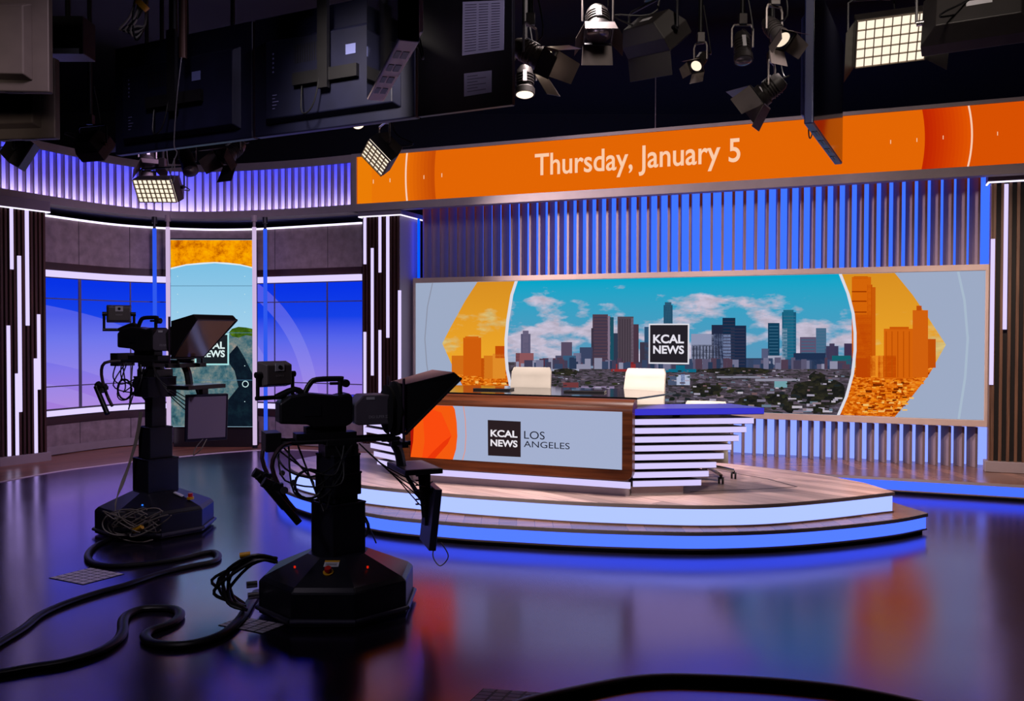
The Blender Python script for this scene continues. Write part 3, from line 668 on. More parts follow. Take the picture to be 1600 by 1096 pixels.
for s_, ya, yb in (('KCAL', 534, 545.5), ('NEWS', 547.5, 558.5)):
    p, q = at(311, ya, PY), at(351, yb, PY); text(s_, p.x + 4.32, q.x + 4.32, q.z, p.z, .0085, emat((225, 245, 245), .95), 'lettering', ps, .03)

# ------------------------------------------------------------------ platforms
def platform(name, label, pts, z0, z1, glow, k, wood, lip=.035, inset=.02, closed_glow=None):
    o = thing(name, label, 'platform', (0.6, 8.4, z0)); FRM = frame((0.6, 8.4, z0))
    P = [Vector((x, y, 0)) for x, y in pts]
    n = len(P)
    def off(d):
        out = []
        for i in range(n):
            e = (P[(i + 1) % n] - P[i - 1]).normalized(); out.append(P[i] + Vector((-e.y, e.x, 0)) * d)   # inward for ccw
        return [(p.x, p.y) for p in out]
    b = MB(); b.prism(off(inset), z0 + (.042 if z0 == 0 else .012), z1 - .033); b.build('lit_riser', emat(glow, k), o, frame=FRM)
    b = MB(); b.prism(off(inset + .03), z0 + .0, z1 - .03); b.build('body', BLACK, o, frame=FRM)
    b = MB(); b.prism(off(0), z1 - .03, z1 - .002); b.build('deck_edge', PURPLEGREY, o, frame=FRM)
    b = MB(); b.prism(off(.006), z1 - .003, z1); d = b.build('deck', wood, o, frame=FRM)
    zb = z0 + (.03 if z0 == 0 else 0)
    b = MB(); b.prism(off(inset - .012), zb, zb + .012); b.build('bottom_trim', mat('brass_trim', (160, 140, 126), .35, .6), o, frame=FRM)
    return o, d
def sp2(pts, k=5): return [(p.x, p.y) for p in spline([Vector((x, y, 0)) for x, y in pts], k)]
lowfront = sp2([(-1.9, 10.1), (-2.28, 9.75), (-2.45, 9.24), (-2.29, 8.62), (-2.07, 8.21), (-1.70, 7.76), (-1.10, 7.20), (-.5, 6.93), (0, 6.79), (.49, 6.68), (.97, 6.612), (1.44, 6.585), (1.94, 6.645), (2.48, 6.80), (3.08, 7.06), (3.46, 7.31)])
platform('lower_platform', 'lower curved wood step with a blue glowing riser, around the desk stage', lowfront + [(3.30, 8.2), (3.05, 8.9), (2.3, 9.3), (.6, 10.0)], 0, .17, (64, 97, 255), 1.8, REARWOOD)
upfront = sp2([(-1.75, 9.7), (-2.1, 9.45), (-2.26, 9.0), (-2.1, 8.45), (-1.80, 8.05), (-1.25, 7.6), (-.52, 7.235), (0, 7.04), (.5, 6.885), (1.0, 6.79), (1.47, 6.745), (1.98, 6.805), (2.55, 7.02), (3.195, 7.34)])
up, deck = platform('upper_platform', 'pale plank upper stage with a bright white-blue glowing riser, under the news desk', upfront + [(3.13, 7.79), (2.96, 8.14), (2.70, 8.50), (2.2, 8.95), (.6, 9.6)], .17, .34, (150, 168, 255), 1.5, DECKWOOD)
g = MB()
def line3(pts, wd, z):
    for (x0, y0), (x1, y1) in zip(pts[:-1], pts[1:]):
        p, q = fl(x0, y0, .34), fl(x1, y1, .34); n = (q - p).cross(Vector((0, 0, 1))).normalized() * wd
        g.prism([((p - n).x, (p - n).y), ((q - n).x, (q - n).y), ((q + n).x, (q + n).y), ((p + n).x, (p + n).y)], .3395, .3412)
line3([(1110, 733), (1200, 749), (1245, 761), (1200, 764), (1078, 769)], .008, .34)
g.build('inlay_line', mat('inlay', (60, 40, 40), .4), up, frame=frame((.6, 8.4, .17)))
# long rear platform along the set wall
rp_pts = [W(-5.2, 10.5), W(-3.0, 10.15), W(-1.4, 9.99), W(-.5, 9.93), W(1.9, 9.97), W(4.2, 9.97), W(4.2, 11.5), W(-5.2, 11.5)]
platform('rear_platform', 'low wood platform with a blue glowing riser along the foot of the slatted wall', [(p.x, p.y) for p in rp_pts], 0, .168, (56, 90, 255), 1.7, REARWOOD)

# ------------------------------------------------------------------ news desk
DT = W(-2.06, 0)  # helper only
ds_, D0 = None, (-2.06, 6.86, .34)
desk = thing('news_desk', 'walnut wrapped news desk with a front screen and glowing louvre wings', 'desk', W(-2.06, 6.86, .34), -TH)
DM = frame(W(-2.06, 6.86, .34), -TH)
SS = 6.86
def dpx(x, y, s=SS): t_, z = on(x, y, s); return t_ + 2.06, z - .34
xL, xR = dpx(629, 690)[0], dpx(988, 690)[0]
zT = .785; zBm = dpx(880, 746)[1]
# walnut front: rounded slab with the screen let in, top edge rolls back into the desktop
b = MB(); rr = .07; pr = [(xL + rr, zBm)]
for cx, cz, a0 in ((xR - rr, zBm + rr, -90),):
    pr += [(cx + rr * math.cos(R(a0 + k * 11.25)), cz + rr * math.sin(R(a0 + k * 11.25))) for k in range(9)]
pr += [(xR, zT - .10), (xL, zT - .10)]
pr += [(xL + rr - rr * math.cos(R(k * 11.25)), zBm + rr - rr * math.sin(R(k * 11.25))) for k in range(8)]
b.prism(pr, 0.0, .09, 'y'); b.build('front_panel', WALNUT, desk, bevel=.004)
b = MB(); prof = [(0.0, zT - .10)] + [(.10 - .10 * math.cos(R(k * 9)), zT - .10 + .10 * math.sin(R(k * 9))) for k in range(1, 11)] + [(.16, zT), (.16, zT - .10)]
b.prism(prof, xL, xR, 'x'); b.build('rolled_edge', WALNUT, desk, smooth=True)
# dark glass top
def top_pt(x, y, z=zT + .34): p = fl(x, y, z); q = DM.inverted() @ p; return (q.x, q.y)
g0 = [(xL - .02, .12), (xR + .01, .12), (xR + .16, .92), (xR - .4, 1.2), (xL + .2, 1.2), (xL - .3, .92)]
b = MB(); b.prism(g0, zT - .002, zT + .014); b.build('glass_top', mat('desk_glass', (26, 24, 28), .08, 0, .9), desk)
# front screen
x0, x1 = dpx(642, 690)[0], dpx(972, 690)[0]; z0, z1 = dpx(900, 731)[1], dpx(900, 642.3)[1]
z0 = dpx(971.3, 734.4)[1]; z1 = dpx(972.7, 644)[1]
b = MB(); b.box(x0, x1, -.004, .05, z0, z1); b.build('screen', emat((170, 182, 214), .92), desk)
b = MB()
def dpoly(pts, lay, c, k=.95):
    b.use(emat(c, k, False)); V = []
    for x, y in pts:
        q = dpx(x, y); V.append((min(max(q[0], x0), x1), -.004 - .001 * lay, min(max(q[1], z0), z1)))
    b.add(V, [list(range(len(V)))])
cxp, cyp = 601, 682
disc = [(714, 637), (715, 660), (714.5, 685), (712, 705), (709, 722)]
dpoly([(642, 630), (708, 630), (711, 640), (714, 660), (715, 682), (713, 702), (708, 730), (642, 730)], 1, (250, 92, 16))
dpoly([(655, 630), (690, 645), (706, 681), (690, 706), (672, 730), (660, 730), (664, 690), (662, 660)], 2, (255, 76, 16))
dpoly([(642, 630), (648, 645), (646, 690), (642, 730)], 2, (176, 20, 6))
dpoly([(706, 681), (700, 694), (680, 722), (668, 730), (678, 705), (694, 690)], 3, (240, 56, 10))
ring = [(724.5, 630), (727.5, 655), (728.5, 682), (727, 705), (723, 730)]
for i in range(4): dpoly([(ring[i][0] - .6, ring[i][1]), (ring[i][0] + .6, ring[i][1]), (ring[i + 1][0] + .6, ring[i + 1][1]), (ring[i + 1][0] - .6, ring[i + 1][1])], 2, (236, 150, 130))
dpoly([(762.5, 656.5), (814, 659), (814, 714.5), (763, 712)], 2, (44, 32, 36), .9)
b.build('picture', None, desk)
def dtext(s, xa, xb, ya, yb, m, bold):
    p, q = dpx(xa, ya), dpx(xb, yb); text(s, p[0], q[0], q[1], p[1], -.0075, m, 'lettering', desk, bold)
WL = emat((238, 232, 240), .98, False); BL = emat((24, 24, 40), .8, False)
dtext('KCAL', 767, 809, 671.5, 684.5, WL, .03); dtext('NEWS', 767, 809, 686.5, 699.5, WL, .03)
dtext('LOS', 819.5, 851.5, 673.5, 687.3, BL, 0); dtext('ANGELES', 819, 890.5, 689, 702.5, BL, 0)
# louvre wings: glowing slats that get shorter toward the floor
def wing(side):
    piv = Vector((xR - .02, .10)) if side > 0 else Vector((xL + .02, .10))
    a = R(30) if side > 0 else R(150)
    dr = Vector((math.cos(a), math.sin(a))); nr = Vector((math.sin(a), -math.cos(a))) if side > 0 else Vector((-math.sin(a), math.cos(a)))
    def slab(L, zz0, zz1, f, bk, name, m, lead=0.0):
        p0 = piv - dr * lead + nr * f; p1 = piv + dr * L + nr * f; p2 = piv + dr * (L - .12) - nr * bk; p3 = piv - dr * lead - nr * bk
        bb = MB(); bb.prism([(p.x, p.y) for p in (p0, p1, p2, p3)], zz0, zz1); bb.build(name, m, desk); return p0, p1
    for i in range(8):
        z = .628 - i * .0715; L = 1.02 - i * .064
        slab(L, z - .052, z, 0, .28, 'louvre', mat('louvre_grey', (100, 92, 102), .5))
        p0 = piv + nr * .004; p1 = piv + dr * L + nr * .004; q = nr * .006
        bb = MB(); bb.prism([((p0 + q).x, (p0 + q).y), ((p1 + q).x, (p1 + q).y), (p1.x, p1.y), (p0.x, p0.y)], z - .048, z - .003); bb.build('light_slat', emat((216, 204, 255), 1.0), desk)
    slab(1.1, .655, .71, .02, .42, 'side_shelf', mat('shelf_violet', (66, 58, 150), .35), .0)
    bb = MB(); p0 = piv + nr * .0205; p1 = piv + dr * 1.1 + nr * .0205; q = nr * .006
    bb.prism([((p0 + q).x, (p0 + q).y), ((p1 + q).x, (p1 + q).y), (p1.x, p1.y), (p0.x, p0.y)], .66, .708); bb.build('shelf_edge_light', emat((62, 58, 214), .9), desk)
    slab(.44, .0, .072, -.05, .4, 'plinth', PURPLEGREY, .0)
    p = piv + dr * .42 - nr * .16
    bb = MB(); bb.box(p.x - .03, p.x + .03, p.y - .03, p.y + .03, .0, .66); bb.build('upright', BLACK, desk)
wing(1); wing(-1)
b = MB(); b.box(xL + .03, xR - .02, .015, .03, .076, .126); b.build('light_slat', emat((216, 204, 255), 1.0), desk)
b = MB(); b.box(xL + .05, xR - .05, .10, .5, 0, .074); b.build('plinth', PURPLEGREY, desk)
b = MB(); b.box(xL + .05, xR - .05, .09, .5, .074, .66); b.build('carcass', mat('carcass_brown', (70, 44, 36), .6), desk)

# tablets on the desk
def tablet(px0, px1, py, label):
    p, q = fl(px0, py, zT + .355), fl(px1, py, zT + .355); m_ = (p + q) / 2; L = (q - p).length
    o = thing('tablet', label, 'tablet', (m_.x, m_.y, zT + .354), -TH * .6, 'dark tablets lying on the desk')
    b = MB(); b.box(-L / 2, L / 2, -.09, .09, 0, .018); b.build('case', BLACK, o, bevel=.003)
    b = MB(); b.box(-L / 2 + .012, L / 2 - .012, -.078, .078, .0175, .0192); b.build('screen', GLASSBK, o)
tablet(742, 801, 609.5, 'dark tablet lying on the desk in front of the left chair')
tablet(883, 946, 613, 'dark tablet lying on the desk left of the right chair')

# ------------------------------------------------------------------ anchor chairs
CREAM = mat('cream_leather', (206, 198, 184), .5, noise=.03)
def chair(px, pyt, Y, label, yaw, zs=.34, back=True, htop=None, wd=.46):
    p = at(px, pyt, Y); zt = p.z if htop is None else htop
    o = thing('office_chair', label, 'chair', (p.x, Y - .1, zs), yaw, 'cream leather swivel chairs')
    H = zt - zs
    # backrest: ribbed padded panel leaning back (+y)
    b = MB(); n = 14; rows = []
    for i in range(n + 1):
        q = i / n; z = H - .56 + .56 * q; y = .14 + .10 * q ** 1.5; hw = wd / 2 - .018 * q
        if q > .92: hw -= .016 * ((q - .92) / .08) ** 2
        pf = .012 * abs(math.sin(q * PI * 5))
        rows.append([(-hw, y + .0, z), (-hw * .5, y + .02 - pf, z), (0, y + .026 - pf, z), (hw * .5, y + .02 - pf, z), (hw, y, z), (hw, y + .03, z), (0, y + .055, z), (-hw, y + .03, z)])
    b.loft(rows); b.build('backrest', CREAM, o, smooth=True)
    b = MB(); rows = []
    for i in range(8):
        q = i / 7; y = -.24 + .4 * q; zz = .46 + .015 * math.cos(q * 5)
        rows.append([(-wd / 2, y, zz), (0, y, zz - .012), (wd / 2, y, zz), (wd / 2, y, zz - .05), (0, y, zz - .055), (-wd / 2, y, zz - .05)])
    b.loft(rows); b.build('seat', CREAM, o, smooth=True)
    for s_ in (-1, 1):
        b = MB(); b.tube([(s_ * wd * .5, .12, .43), (s_ * (wd * .5 + .03), -.1, .44), (s_ * (wd * .5 + .03), -.16, .6), (s_ * (wd * .5 + .03), .05, .63), (s_ * wd * .49, .16, .62)], .012, 8); b.build('armrest', SILVER, o, smooth=True)
    b = MB(); b.cyl((0, -.02, .1), (0, -.02, .42), .028); b.build('gas_stem', SILVER, o, smooth=True)
    base = MB()
    for k in range(5):
        a = 2 * PI * k / 5 + .35; e = Vector((math.cos(a) * .28, math.sin(a) * .28 - .02, 0))
        base.tube([(0, -.02, .12), (e.x * .5, e.y * .5, .105), (e.x, e.y, .075)], .016, 8)
    base.build('star_base', SILVER, o, smooth=True)
    for k in range(5):
        a = 2 * PI * k / 5 + .35; e = Vector((math.cos(a) * .28, math.sin(a) * .28 - .02))
        b = MB()
        for dd in (-.016, .016): b.cyl((e.x + dd - .008, e.y, .03), (e.x + dd + .008, e.y, .03), .03)
        b.cyl((e.x, e.y, .045), (e.x, e.y, .075), .012); b.build('caster', BLACK, o, smooth=True)
    return o
chair(820, 575, 8.35, 'cream ribbed leather chair behind the middle of the desk, left of the other', -TH + .1, wd=.42)
chair(992, 577, 8.15, 'cream ribbed leather chair behind the right end of the desk', -TH - .12, wd=.42)
chair(1096, 629, 8.1, 'low cream chair on casters tucked behind the right wing of the desk', -.3, wd=.42)

# ------------------------------------------------------------------ studio cameras on pedestals
def sq(cx, cy, w, rot=0, d=None):
    d = d or w; c, s = math.cos(rot), math.sin(rot)
    return [(cx + c * x - s * y, cy + s * x + c * y) for x, y in ((-w / 2, -d / 2), (w / 2, -d / 2), (w / 2, d / 2), (-w / 2, d / 2))]
def octo(r, rot): return [(r * math.cos(rot + PI * k / 4), r * math.sin(rot + PI * k / 4)) for k in range(8)]
def studio_camera(label, loc, yaw, brot, cols, zh, zb, mon_yaw, vf_yaw, vf_y, back_cables, monz, tilt, base_bits):
    """x = lens direction; cols = (width, z0, z1) column sections turned by brot; zh top of column; zb underside of camera body"""
    o = thing('studio_camera', label, 'camera', loc, yaw, 'studio cameras on pedestals')
    def up(p, m, **k): return p
    # base: bumper ring, octagonal cover with sloped roof
    b = MB(); b.prism(octo(.468, brot), .012, .2); b.loft([[(x, y, .2) for x, y in octo(.468, brot)], [(x, y, .225) for x, y in octo(.44, brot)], [(x, y, .335) for x, y in octo(.185, brot)]])
    base = b.build('base_cover', BLUEBK, o, bevel=.006)
    b = MB(); P = octo(.478, brot); 
    for i in range(8):
        p, q = P[i], P[(i + 1) % 8]; b.cyl((p[0], p[1], .045), (q[0], q[1], .045), .013, n=8)
    b.build('bumper_rail', mat('bumper_grey', (70, 68, 86), .4, .4), base)
    for w_, z0, z1 in cols:
        b = MB(); b.prism(sq(0, 0, w_, brot + PI / 8), z0, z1); b.prism(sq(0, 0, w_ + .008, brot + PI / 8), z1 - .014, z1); b.build('column_section', BLUEBK, o, bevel=.006)
    b = MB(); b.prism(sq(0, 0, .2), zh, zh + .07); b.cyl((0, 0, zh + .05), (0, 0, zb - .1), .075, n=20); b.box(-.09, .09, -.1, .1, zb - .13, zb - .075); b.build('pan_head', BLACK, o, bevel=.004)
    b = MB()
    for y in (-.075, .075): b.cyl((-.44, y, zb - .085), (.36, y, zb - .085), .013)
    b.box(-.26, .1, -.06, .06, zb - .075, zb - .035); b.box(-.2, .04, -.045, .045, zb - .036, zb); b.build('rail_plate', BLACK, o, bevel=.003)
    # body
    pr = [(-.36, zb + .03), (-.36, zb + .15), (-.30, zb + .19), (-.2, zb + .205), (-.02, zb + .185), (.05, zb + .2), (.07, zb + .18), (.07, zb + .02), (.03, zb), (-.16, zb), (-.2, zb + .02)]
    b = MB(); b.prism(pr, -.085, .085, 'y'); body = b.build('camera_body', BLACK, o, bevel=.012)
    b = MB(); b.tube([(-.20, 0, zb + .2), (-.17, 0, zb + .255), (-.13, 0, zb + .28), (.0, 0, zb + .283), (.03, 0, zb + .28)], .017, 10); b.cyl((.012, 0, zb + .28), (.012, 0, zb + .19), .014); b.cyl((-.05, 0, zb + .255), (.06, 0, zb + .255), .009); b.cyl((.045, -.02, zb + .255), (.045, .02, zb + .255), .024)
    b.build('carry_handle', BLACK, body, smooth=True)
    b = MB(); b.box(-.22, -.12, -.089, -.084, zb + .07, zb + .13); b.build('side_cover', DARK, body)
    # box lens with lettering
    b = MB(); b.prism([(.08, zb + .02), (.08, zb + .13), (.13, zb + .185), (.30, zb + .185), (.30, zb + .005), (.1, zb + .005)], -.095, .095, 'y'); b.cyl((.30, 0, zb + .095), (.335, 0, zb + .095), .088, n=24)
    lens = b.build('lens', mat('lens_grey', (104, 96, 108), .45, noise=.1), o, bevel=.008)
    text('DIGI SUPER 22', .165, .285, zb + .045, zb + .062, -.0965, mat('lens_print', (200, 195, 205), .5), 'lettering', lens, 0)
    b = MB(); b.box(.15, .2, -.0975, -.095, zb + .158, zb + .174); b.build('maker_plate', WHITEPLA, lens)
    # bellows cloth between lens and hood
    b = MB(); rings = []
    for i, (x, r) in enumerate([(.28, .11), (.30, .15), (.325, .135), (.345, .17), (.37, .165)]):
        rings.append([(x, r * 1.0 * math.cos(2 * PI * k / 16) * (1 + .06 * ((k + i) % 3)), zb + .09 + r * 1.02 * math.sin(2 * PI * k / 16)) for k in range(16)])
    b.loft(rings); b.build('bellows', CLOTH, o, smooth=True)
    # prompter: posts, hood, glass, monitors
    for y in (-.17, .17):
        b = MB(); b.cyl((.36, y, zb - .1), (.36, y, zb + .285), .0085); b.build('prompter_post', mat('post_violet', (74, 58, 76), .4, .4), o, smooth=True)
    zt0, zt1, xb, xf = zb + .245, zb + .295 + tilt, .375, .71
    wb, wf = .165, .215
    Bt, Bb = (xb, zt0), (xb, zb - .05); Ft, Fb = (xf - .04, zt1), (xf, zt1 - .035)
    def S(p, s_, w_): return (p[0], s_ * w_, p[1])
    b = MB()
    for s_ in (-1, 1):
        a1, a2, a3, a4 = S(Bb, s_, wb), S(Bt, s_, wb), S(Ft, s_, wf), S(Fb, s_, wf)
        i1, i2, i3, i4 = [(p[0], p[1] - s_ * .006, p[2]) for p in (a1, a2, a3, a4)]
        b.loft([[a1, a2, a3, a4], [i1, i2, i3, i4]])
    tq = [S(Bt, -1, wb), S(Bt, 1, wb), S(Ft, 1, wf), S(Ft, -1, wf)]
    b.loft([[(p[0], p[1], p[2] + .004) for p in tq], [(p[0], p[1], p[2] - .003) for p in tq]])
    tq = [S(Ft, -1, wf), S(Ft, 1, wf), S(Fb, 1, wf), S(Fb, -1, wf)]
    b.loft([[(p[0] + .004, p[1], p[2]) for p in tq], [(p[0] - .004, p[1], p[2]) for p in tq]])
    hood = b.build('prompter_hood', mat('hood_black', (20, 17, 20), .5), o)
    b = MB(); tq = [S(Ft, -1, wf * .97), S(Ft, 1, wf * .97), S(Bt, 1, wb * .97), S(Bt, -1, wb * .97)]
    b.loft([[(p[0], p[1], p[2] + .0055) for p in tq], [(p[0], p[1], p[2] + .004) for p in tq]]); b.build('hood_top_painted_light', mat('hood_lit_tone', (150, 112, 116), .7), hood)  # thin pinkish sheet, imitates light falling on top of the black hood
    b = MB(); tq = [S((Bb[0] + .02, Bb[1] + .012), -1, wb - .012), S((Bb[0] + .02, Bb[1] + .012), 1, wb - .012), S((Fb[0] - .01, Fb[1] - .004), 1, wf - .012), S((Fb[0] - .01, Fb[1] - .004), -1, wf - .012)]
    b.loft([[(p[0], p[1], p[2]) for p in tq], [(p[0] + .003, p[1], p[2] - .003) for p in tq]]); b.build('beam_splitter_glass', mat('splitter_reflected_tan', (140, 112, 88), .12, .25), o)  # tan base colour stands in for what the glass reflects
    b = MB(); fr = [S(Bb, -1, wb), S(Bb, 1, wb), S(Fb, 1, wf), S(Fb, -1, wf)]
    for i in range(4): b.cyl(fr[i], fr[(i + 1) % 4], .009, n=8)
    b.build('glass_frame', BLACK, o)
    b = MB(); b.box(.3, .42, -.12, -.09, zb - .125, zb - .1); b.box(.3, .42, .09, .12, zb - .125, zb - .1); b.box(.34, .38, -.2, .2, zb - .13, zb - .095); b.tube([(.34, 0, zb - .11), (.38, 0, zb - .18), (.40, 0, zb - .29)], .03, 6); b.build('prompter_arm', BLACK, o)
    b = MB(); b.box(.36, .60, -.2, .2, zb - .30, zb - .268); pm = b.build('prompter_monitor', BLACK, o, bevel=.004)
    b = MB(); b.box(.375, .585, -.185, .185, zb - .269, zb - .2665); b.build('screen', mat('prompter_screen', (96, 94, 100), .3), pm)
    # talent monitor hanging under the prompter
    M = Matrix.Translation((.585, 0, zb - monz)) @ Matrix.Rotation(mon_yaw, 4, 'Z') @ Matrix.Rotation(R(6), 4, 'Y')
    b = MB(); b.box(0, .045, -.165, .165, -.38, 0, M); tm = b.build('talent_monitor', mat('monitor_case', (40, 36, 62), .45), o, bevel=.004)
    b = MB(); b.box(.0445, .047, -.148, .148, -.355, -.015, M); b.build('screen', mat('monitor_screen', (168, 150, 186), .35), tm)
    b = MB(); b.tube([(.42, .05, zb - .29), (.48, .04, zb - .4), (.575, .0, zb - monz - .16)], .014, 8); b.cyl((.52, 0, zb - .29), (.55, 0, zb - monz - .2), .02); b.box(.54, .577, -.03, .03, zb - monz - .25, zb - .295)
    for k in range(8): b.box(.49, .51, -.008, .008, zb - .31 - k * .03, zb - .302 - k * .03)
    b.build('monitor_bracket', BLACK, o)
    # viewfinder box on its yoke
    M = Matrix.Translation((-.41 if back_cables else -.37, vf_y, zb + .315)) @ Matrix.Rotation(vf_yaw, 4, 'Z')
    b = MB(); b.loft([[(-.045, -.085, -.06), (-.045, .085, -.06), (-.045, .085, .06), (-.045, -.085, .06)], [(.04, -.1, -.075), (.04, .1, -.075), (.04, .1, .08), (.04, -.1, .08)]], True, M)
    vf = b.build('viewfinder', mat('viewfinder_grey', (100, 94, 92), .5, noise=.1), o, bevel=.008)
    b = MB(); b.box(-.048, -.044, -.03, .03, .022, .066, M); b.build('white_label', WHITEPLA, vf)
    b = MB(); b.cyl(M @ Vector((-.051, 0, .044)), M @ Vector((-.046, 0, .044)), .012); b.build('port', BLACK, vf)
    cu = text('SONY', -.028, .028, -.012, .0, 0, mat('vf_print', (170, 165, 165), .5), 'lettering', vf, 0)
    for v in cu.data.vertices: v.co = M @ Vector((-.0482, -v.co.x, v.co.z))
    b = MB()
    for y in (-.118, .118): b.cyl(M @ Vector((.0, y, -.14)), M @ Vector((0, y, .01)), .011); b.cyl(M @ Vector((0, y * .8, 0)), M @ Vector((0, y * 1.12, 0)), .018)
    b.cyl(M @ Vector((0, -.13, -.135)), M @ Vector((0, .13, -.135)), .013); b.tube([M @ Vector((0, 0, -.135)), (-.26, 0, zb + .225), (-.2, 0, zb + .19)], .018, 8); b.build('viewfinder_yoke', BLACK, o, smooth=True)
    # pan handles with grips and controls
    for y, sgn in ((-.19, 1), (.19, -1)):
        b = MB(); b.tube([(-.3, y * .5, zb - .085), (-.38, y, zb - .1), (-.42, y, zb - .2), (-.36, y, zb - .36), (-.29, y, zb - .46)], .013, 8); hd = b.build('pan_handle', mat('handle_brown', (58, 40, 48), .45), o, smooth=True)
        b = MB(); b.cyl((-.45, y - .03, zb - .3), (-.28, y - .14 * sgn * .4, zb - .52), .021); b.build('grip', RUBBER, hd, smooth=True)
        b = MB(); b.cyl((-.47, y, zb - .28), (-.39, y, zb - .33), .03); b.cyl((-.40, y - .045, zb - .31), (-.40, y + .03, zb - .31), .024); b.box(-.46, -.36, y - .02, y + .02, zb - .325, zb - .295); b.build('zoom_control', DARK, hd, smooth=True)
        b = MB(); b.cyl((-.36, y - .05, zb - .33), (-.36, y - .043, zb - .33), .022); b.cyl((-.31, y - .05, zb - .29), (-.31, y - .043, zb - .29), .018); b.build('knob', SILVER, hd, smooth=True)
    b = MB(); b.box(-.44, -.35, -.09, .09, zb - .13, zb - .02); b.build('rear_control_box', BLACK, o, bevel=.004)
    # cords
    rd = random.Random(5)
    for k in range(6):
        y = -.13 + .03 * k; d = .06 + .07 * ((k * 5) % 4)
        b = MB(); b.tube([(-.40 + .05 * (k % 4), y * .4, zb - .09), (-.34 + .05 * ((k * 3) % 5), -.14, zb - .16 - d), (-.20 + .03 * k, -.17, zb - .22 - d * .9), (-.04 + .02 * (k % 3), -.14, zb - .2 - d * .2), (.06 - .05 * (k % 3), -.11, zb - .11)], .0055, 6, smooth=5); b.build('cord', CORD, o, smooth=True)
    for k in range(4):
        b = MB(); b.tube([(.1, -.11, zb - .1), (.22 + .03 * k, -.16, zb - .22 - .03 * k), (.42, -.12, zb - .34 - .03 * k), (.52, -.05, zb - .40 - .04 * k), (.6, 0, zb - .38 - .03 * k)], .004, 6, smooth=5); b.build('cord', CORD, o, smooth=True)
    b = MB(); b.tube([(-.2 + .085 * math.cos(a), -.14, zb - .32 + .085 * math.sin(a)) for a in [2 * PI * i / 16 * 1.9 for i in range(17)]] , .008, 6, smooth=2); b.build('coiled_cord', CORD, o, smooth=True)
    b = MB(); b.tube([(.60, -.05, zb - monz - .36), (.57, -.1, zb - monz - .43), (.60, -.15, zb - monz - .48), (.66, -.13, zb - monz - .43), (.64, -.05, zb - monz - .36)], .004, 6, smooth=5); b.build('cord', TANCORD if back_cables else CORD, o, smooth=True)
    for nm, fn in base_bits: fn(o, base, nm)
    return o, base
def near_bits():
    def bundle(o, base, nm):
        rd = random.Random(11)
        for k in range(9):
            y0 = .1 + rd.uniform(-.08, .1)
            b = MB(); b.tube([(-.36, y0 - .02, .28 + .02 * (k % 3)), (-.5, y0 + .0, .3 + rd.uniform(-.03, .05)), (-.62 - .03 * (k % 4), y0 + .05, .2 + rd.uniform(-.05, .05)), (-.6 - .02 * (k % 3), y0, .09), (-.54, y0 - .06, .05)], .010, 6, smooth=5); b.build('base_cable', RUBBER, o, smooth=True)
        b = MB(); b.cyl((-.50, .12, .335), (-.56, .13, .33), .017); b.build('cable_plug', YELLOW, o, smooth=True)
        b = MB(); b.cyl((-.47, .0, .12), (-.53, .0, .12), .02); b.cyl((-.47, .06, .17), (-.53, .06, .17), .02); b.build('connector', SILVER, o, smooth=True)
        b = MB(); b.tube([(.1, .12, .55), (.2, .2, .5), (.24, .2, .4), (.16, .16, .33)], .012, 6); b.tube([(.12, .12, .6), (.24, .2, .42), (.30, .24, .3)], .005, 6); b.build('column_cable', RUBBER, o, smooth=True)
    return bundle
def place_on_roof(o, rot_world, r, yaw): return None
NY = R(24); NB = R(60)
def face_dir(base_rot, k): return base_rot + PI / 8 + k * PI / 4
NEAR = (-1.05, 5.33, 0)
# octagon turned so that one side faces the photographer squarely
near_rot = -NY - PI / 2 + PI / 8
def near_front(o, base, nm):
    a = near_rot - PI / 8; e = Vector((math.cos(a), math.sin(a), 0)); tn = Vector((-e.y, e.x, 0))
    def roof(d, off): return e * (.44 * math.cos(PI / 8) - d) + tn * off + Vector((0, 0, .225 + d * .47))
    nrm = (e * .43 + Vector((0, 0, .9))).normalized()
    p = roof(.115, .0); b = MB(); b.cyl(p + nrm * .002, p + nrm * .008, .03, n=24); b.build('yellow_disc', YELLOW, base, smooth=True)
    b = MB(); b.cyl(p + nrm * .006, p + nrm * .022, .014, n=16); b.cyl(p + nrm * .02, p + nrm * .036, .022, .019, n=20); b.build('emergency_button', RED, base, smooth=True)
    upv = (roof(.2, 0) - roof(.1, 0)).normalized(); c = roof(.185, .005); u = tn
    def lab(w_, h0, h1, m, nm_, l): 
        bb = MB(); q = [c + u * -w_ + upv * h0, c + u * w_ + upv * h0, c + u * w_ + upv * h1, c + u * -w_ + upv * h1]
        bb.loft([[v + nrm * .001 for v in q], [v + nrm * l for v in q]]); bb.build(nm_, m, base)
    lab(.043, -.028, .012, WHITEPLA, 'caution_label', .003); lab(.043, .012, .028, YELLOW, 'caution_strip', .003)
    for k, (w_, h) in enumerate(((.034, -.002), (.03, -.01), (.034, -.018))): lab(w_, h, h + .003, BLACK, 'label_print', .0036)
    for off in (-.18, .2):
        a2 = near_rot - PI / 8 + (PI / 4 if off > 0 else -PI / 4); e2 = Vector((math.cos(a2), math.sin(a2), 0))
        p = e2 * .3 + Vector((0, 0, .285)); bb = MB(); bb.cyl(p, p + Vector((0, 0, .012)), .006); bb.build('indicator_lamp', emat((200, 30, 10), 1.0), base)
studio_camera('near camera on black pedestal, its prompter hood pointing at the news desk', NEAR, NY, near_rot,
              [(.235, .3, .64), (.17, .63, .7), (.2, .68, .82), (.19, .81, .93)], .92, 1.095, R(-8), R(114), .0, False, .40, .02, [('x', near_bits()), ('x', near_front)])
FY = R(-27)
far_rot = -FY - PI / 2 + R(4) + PI / 8
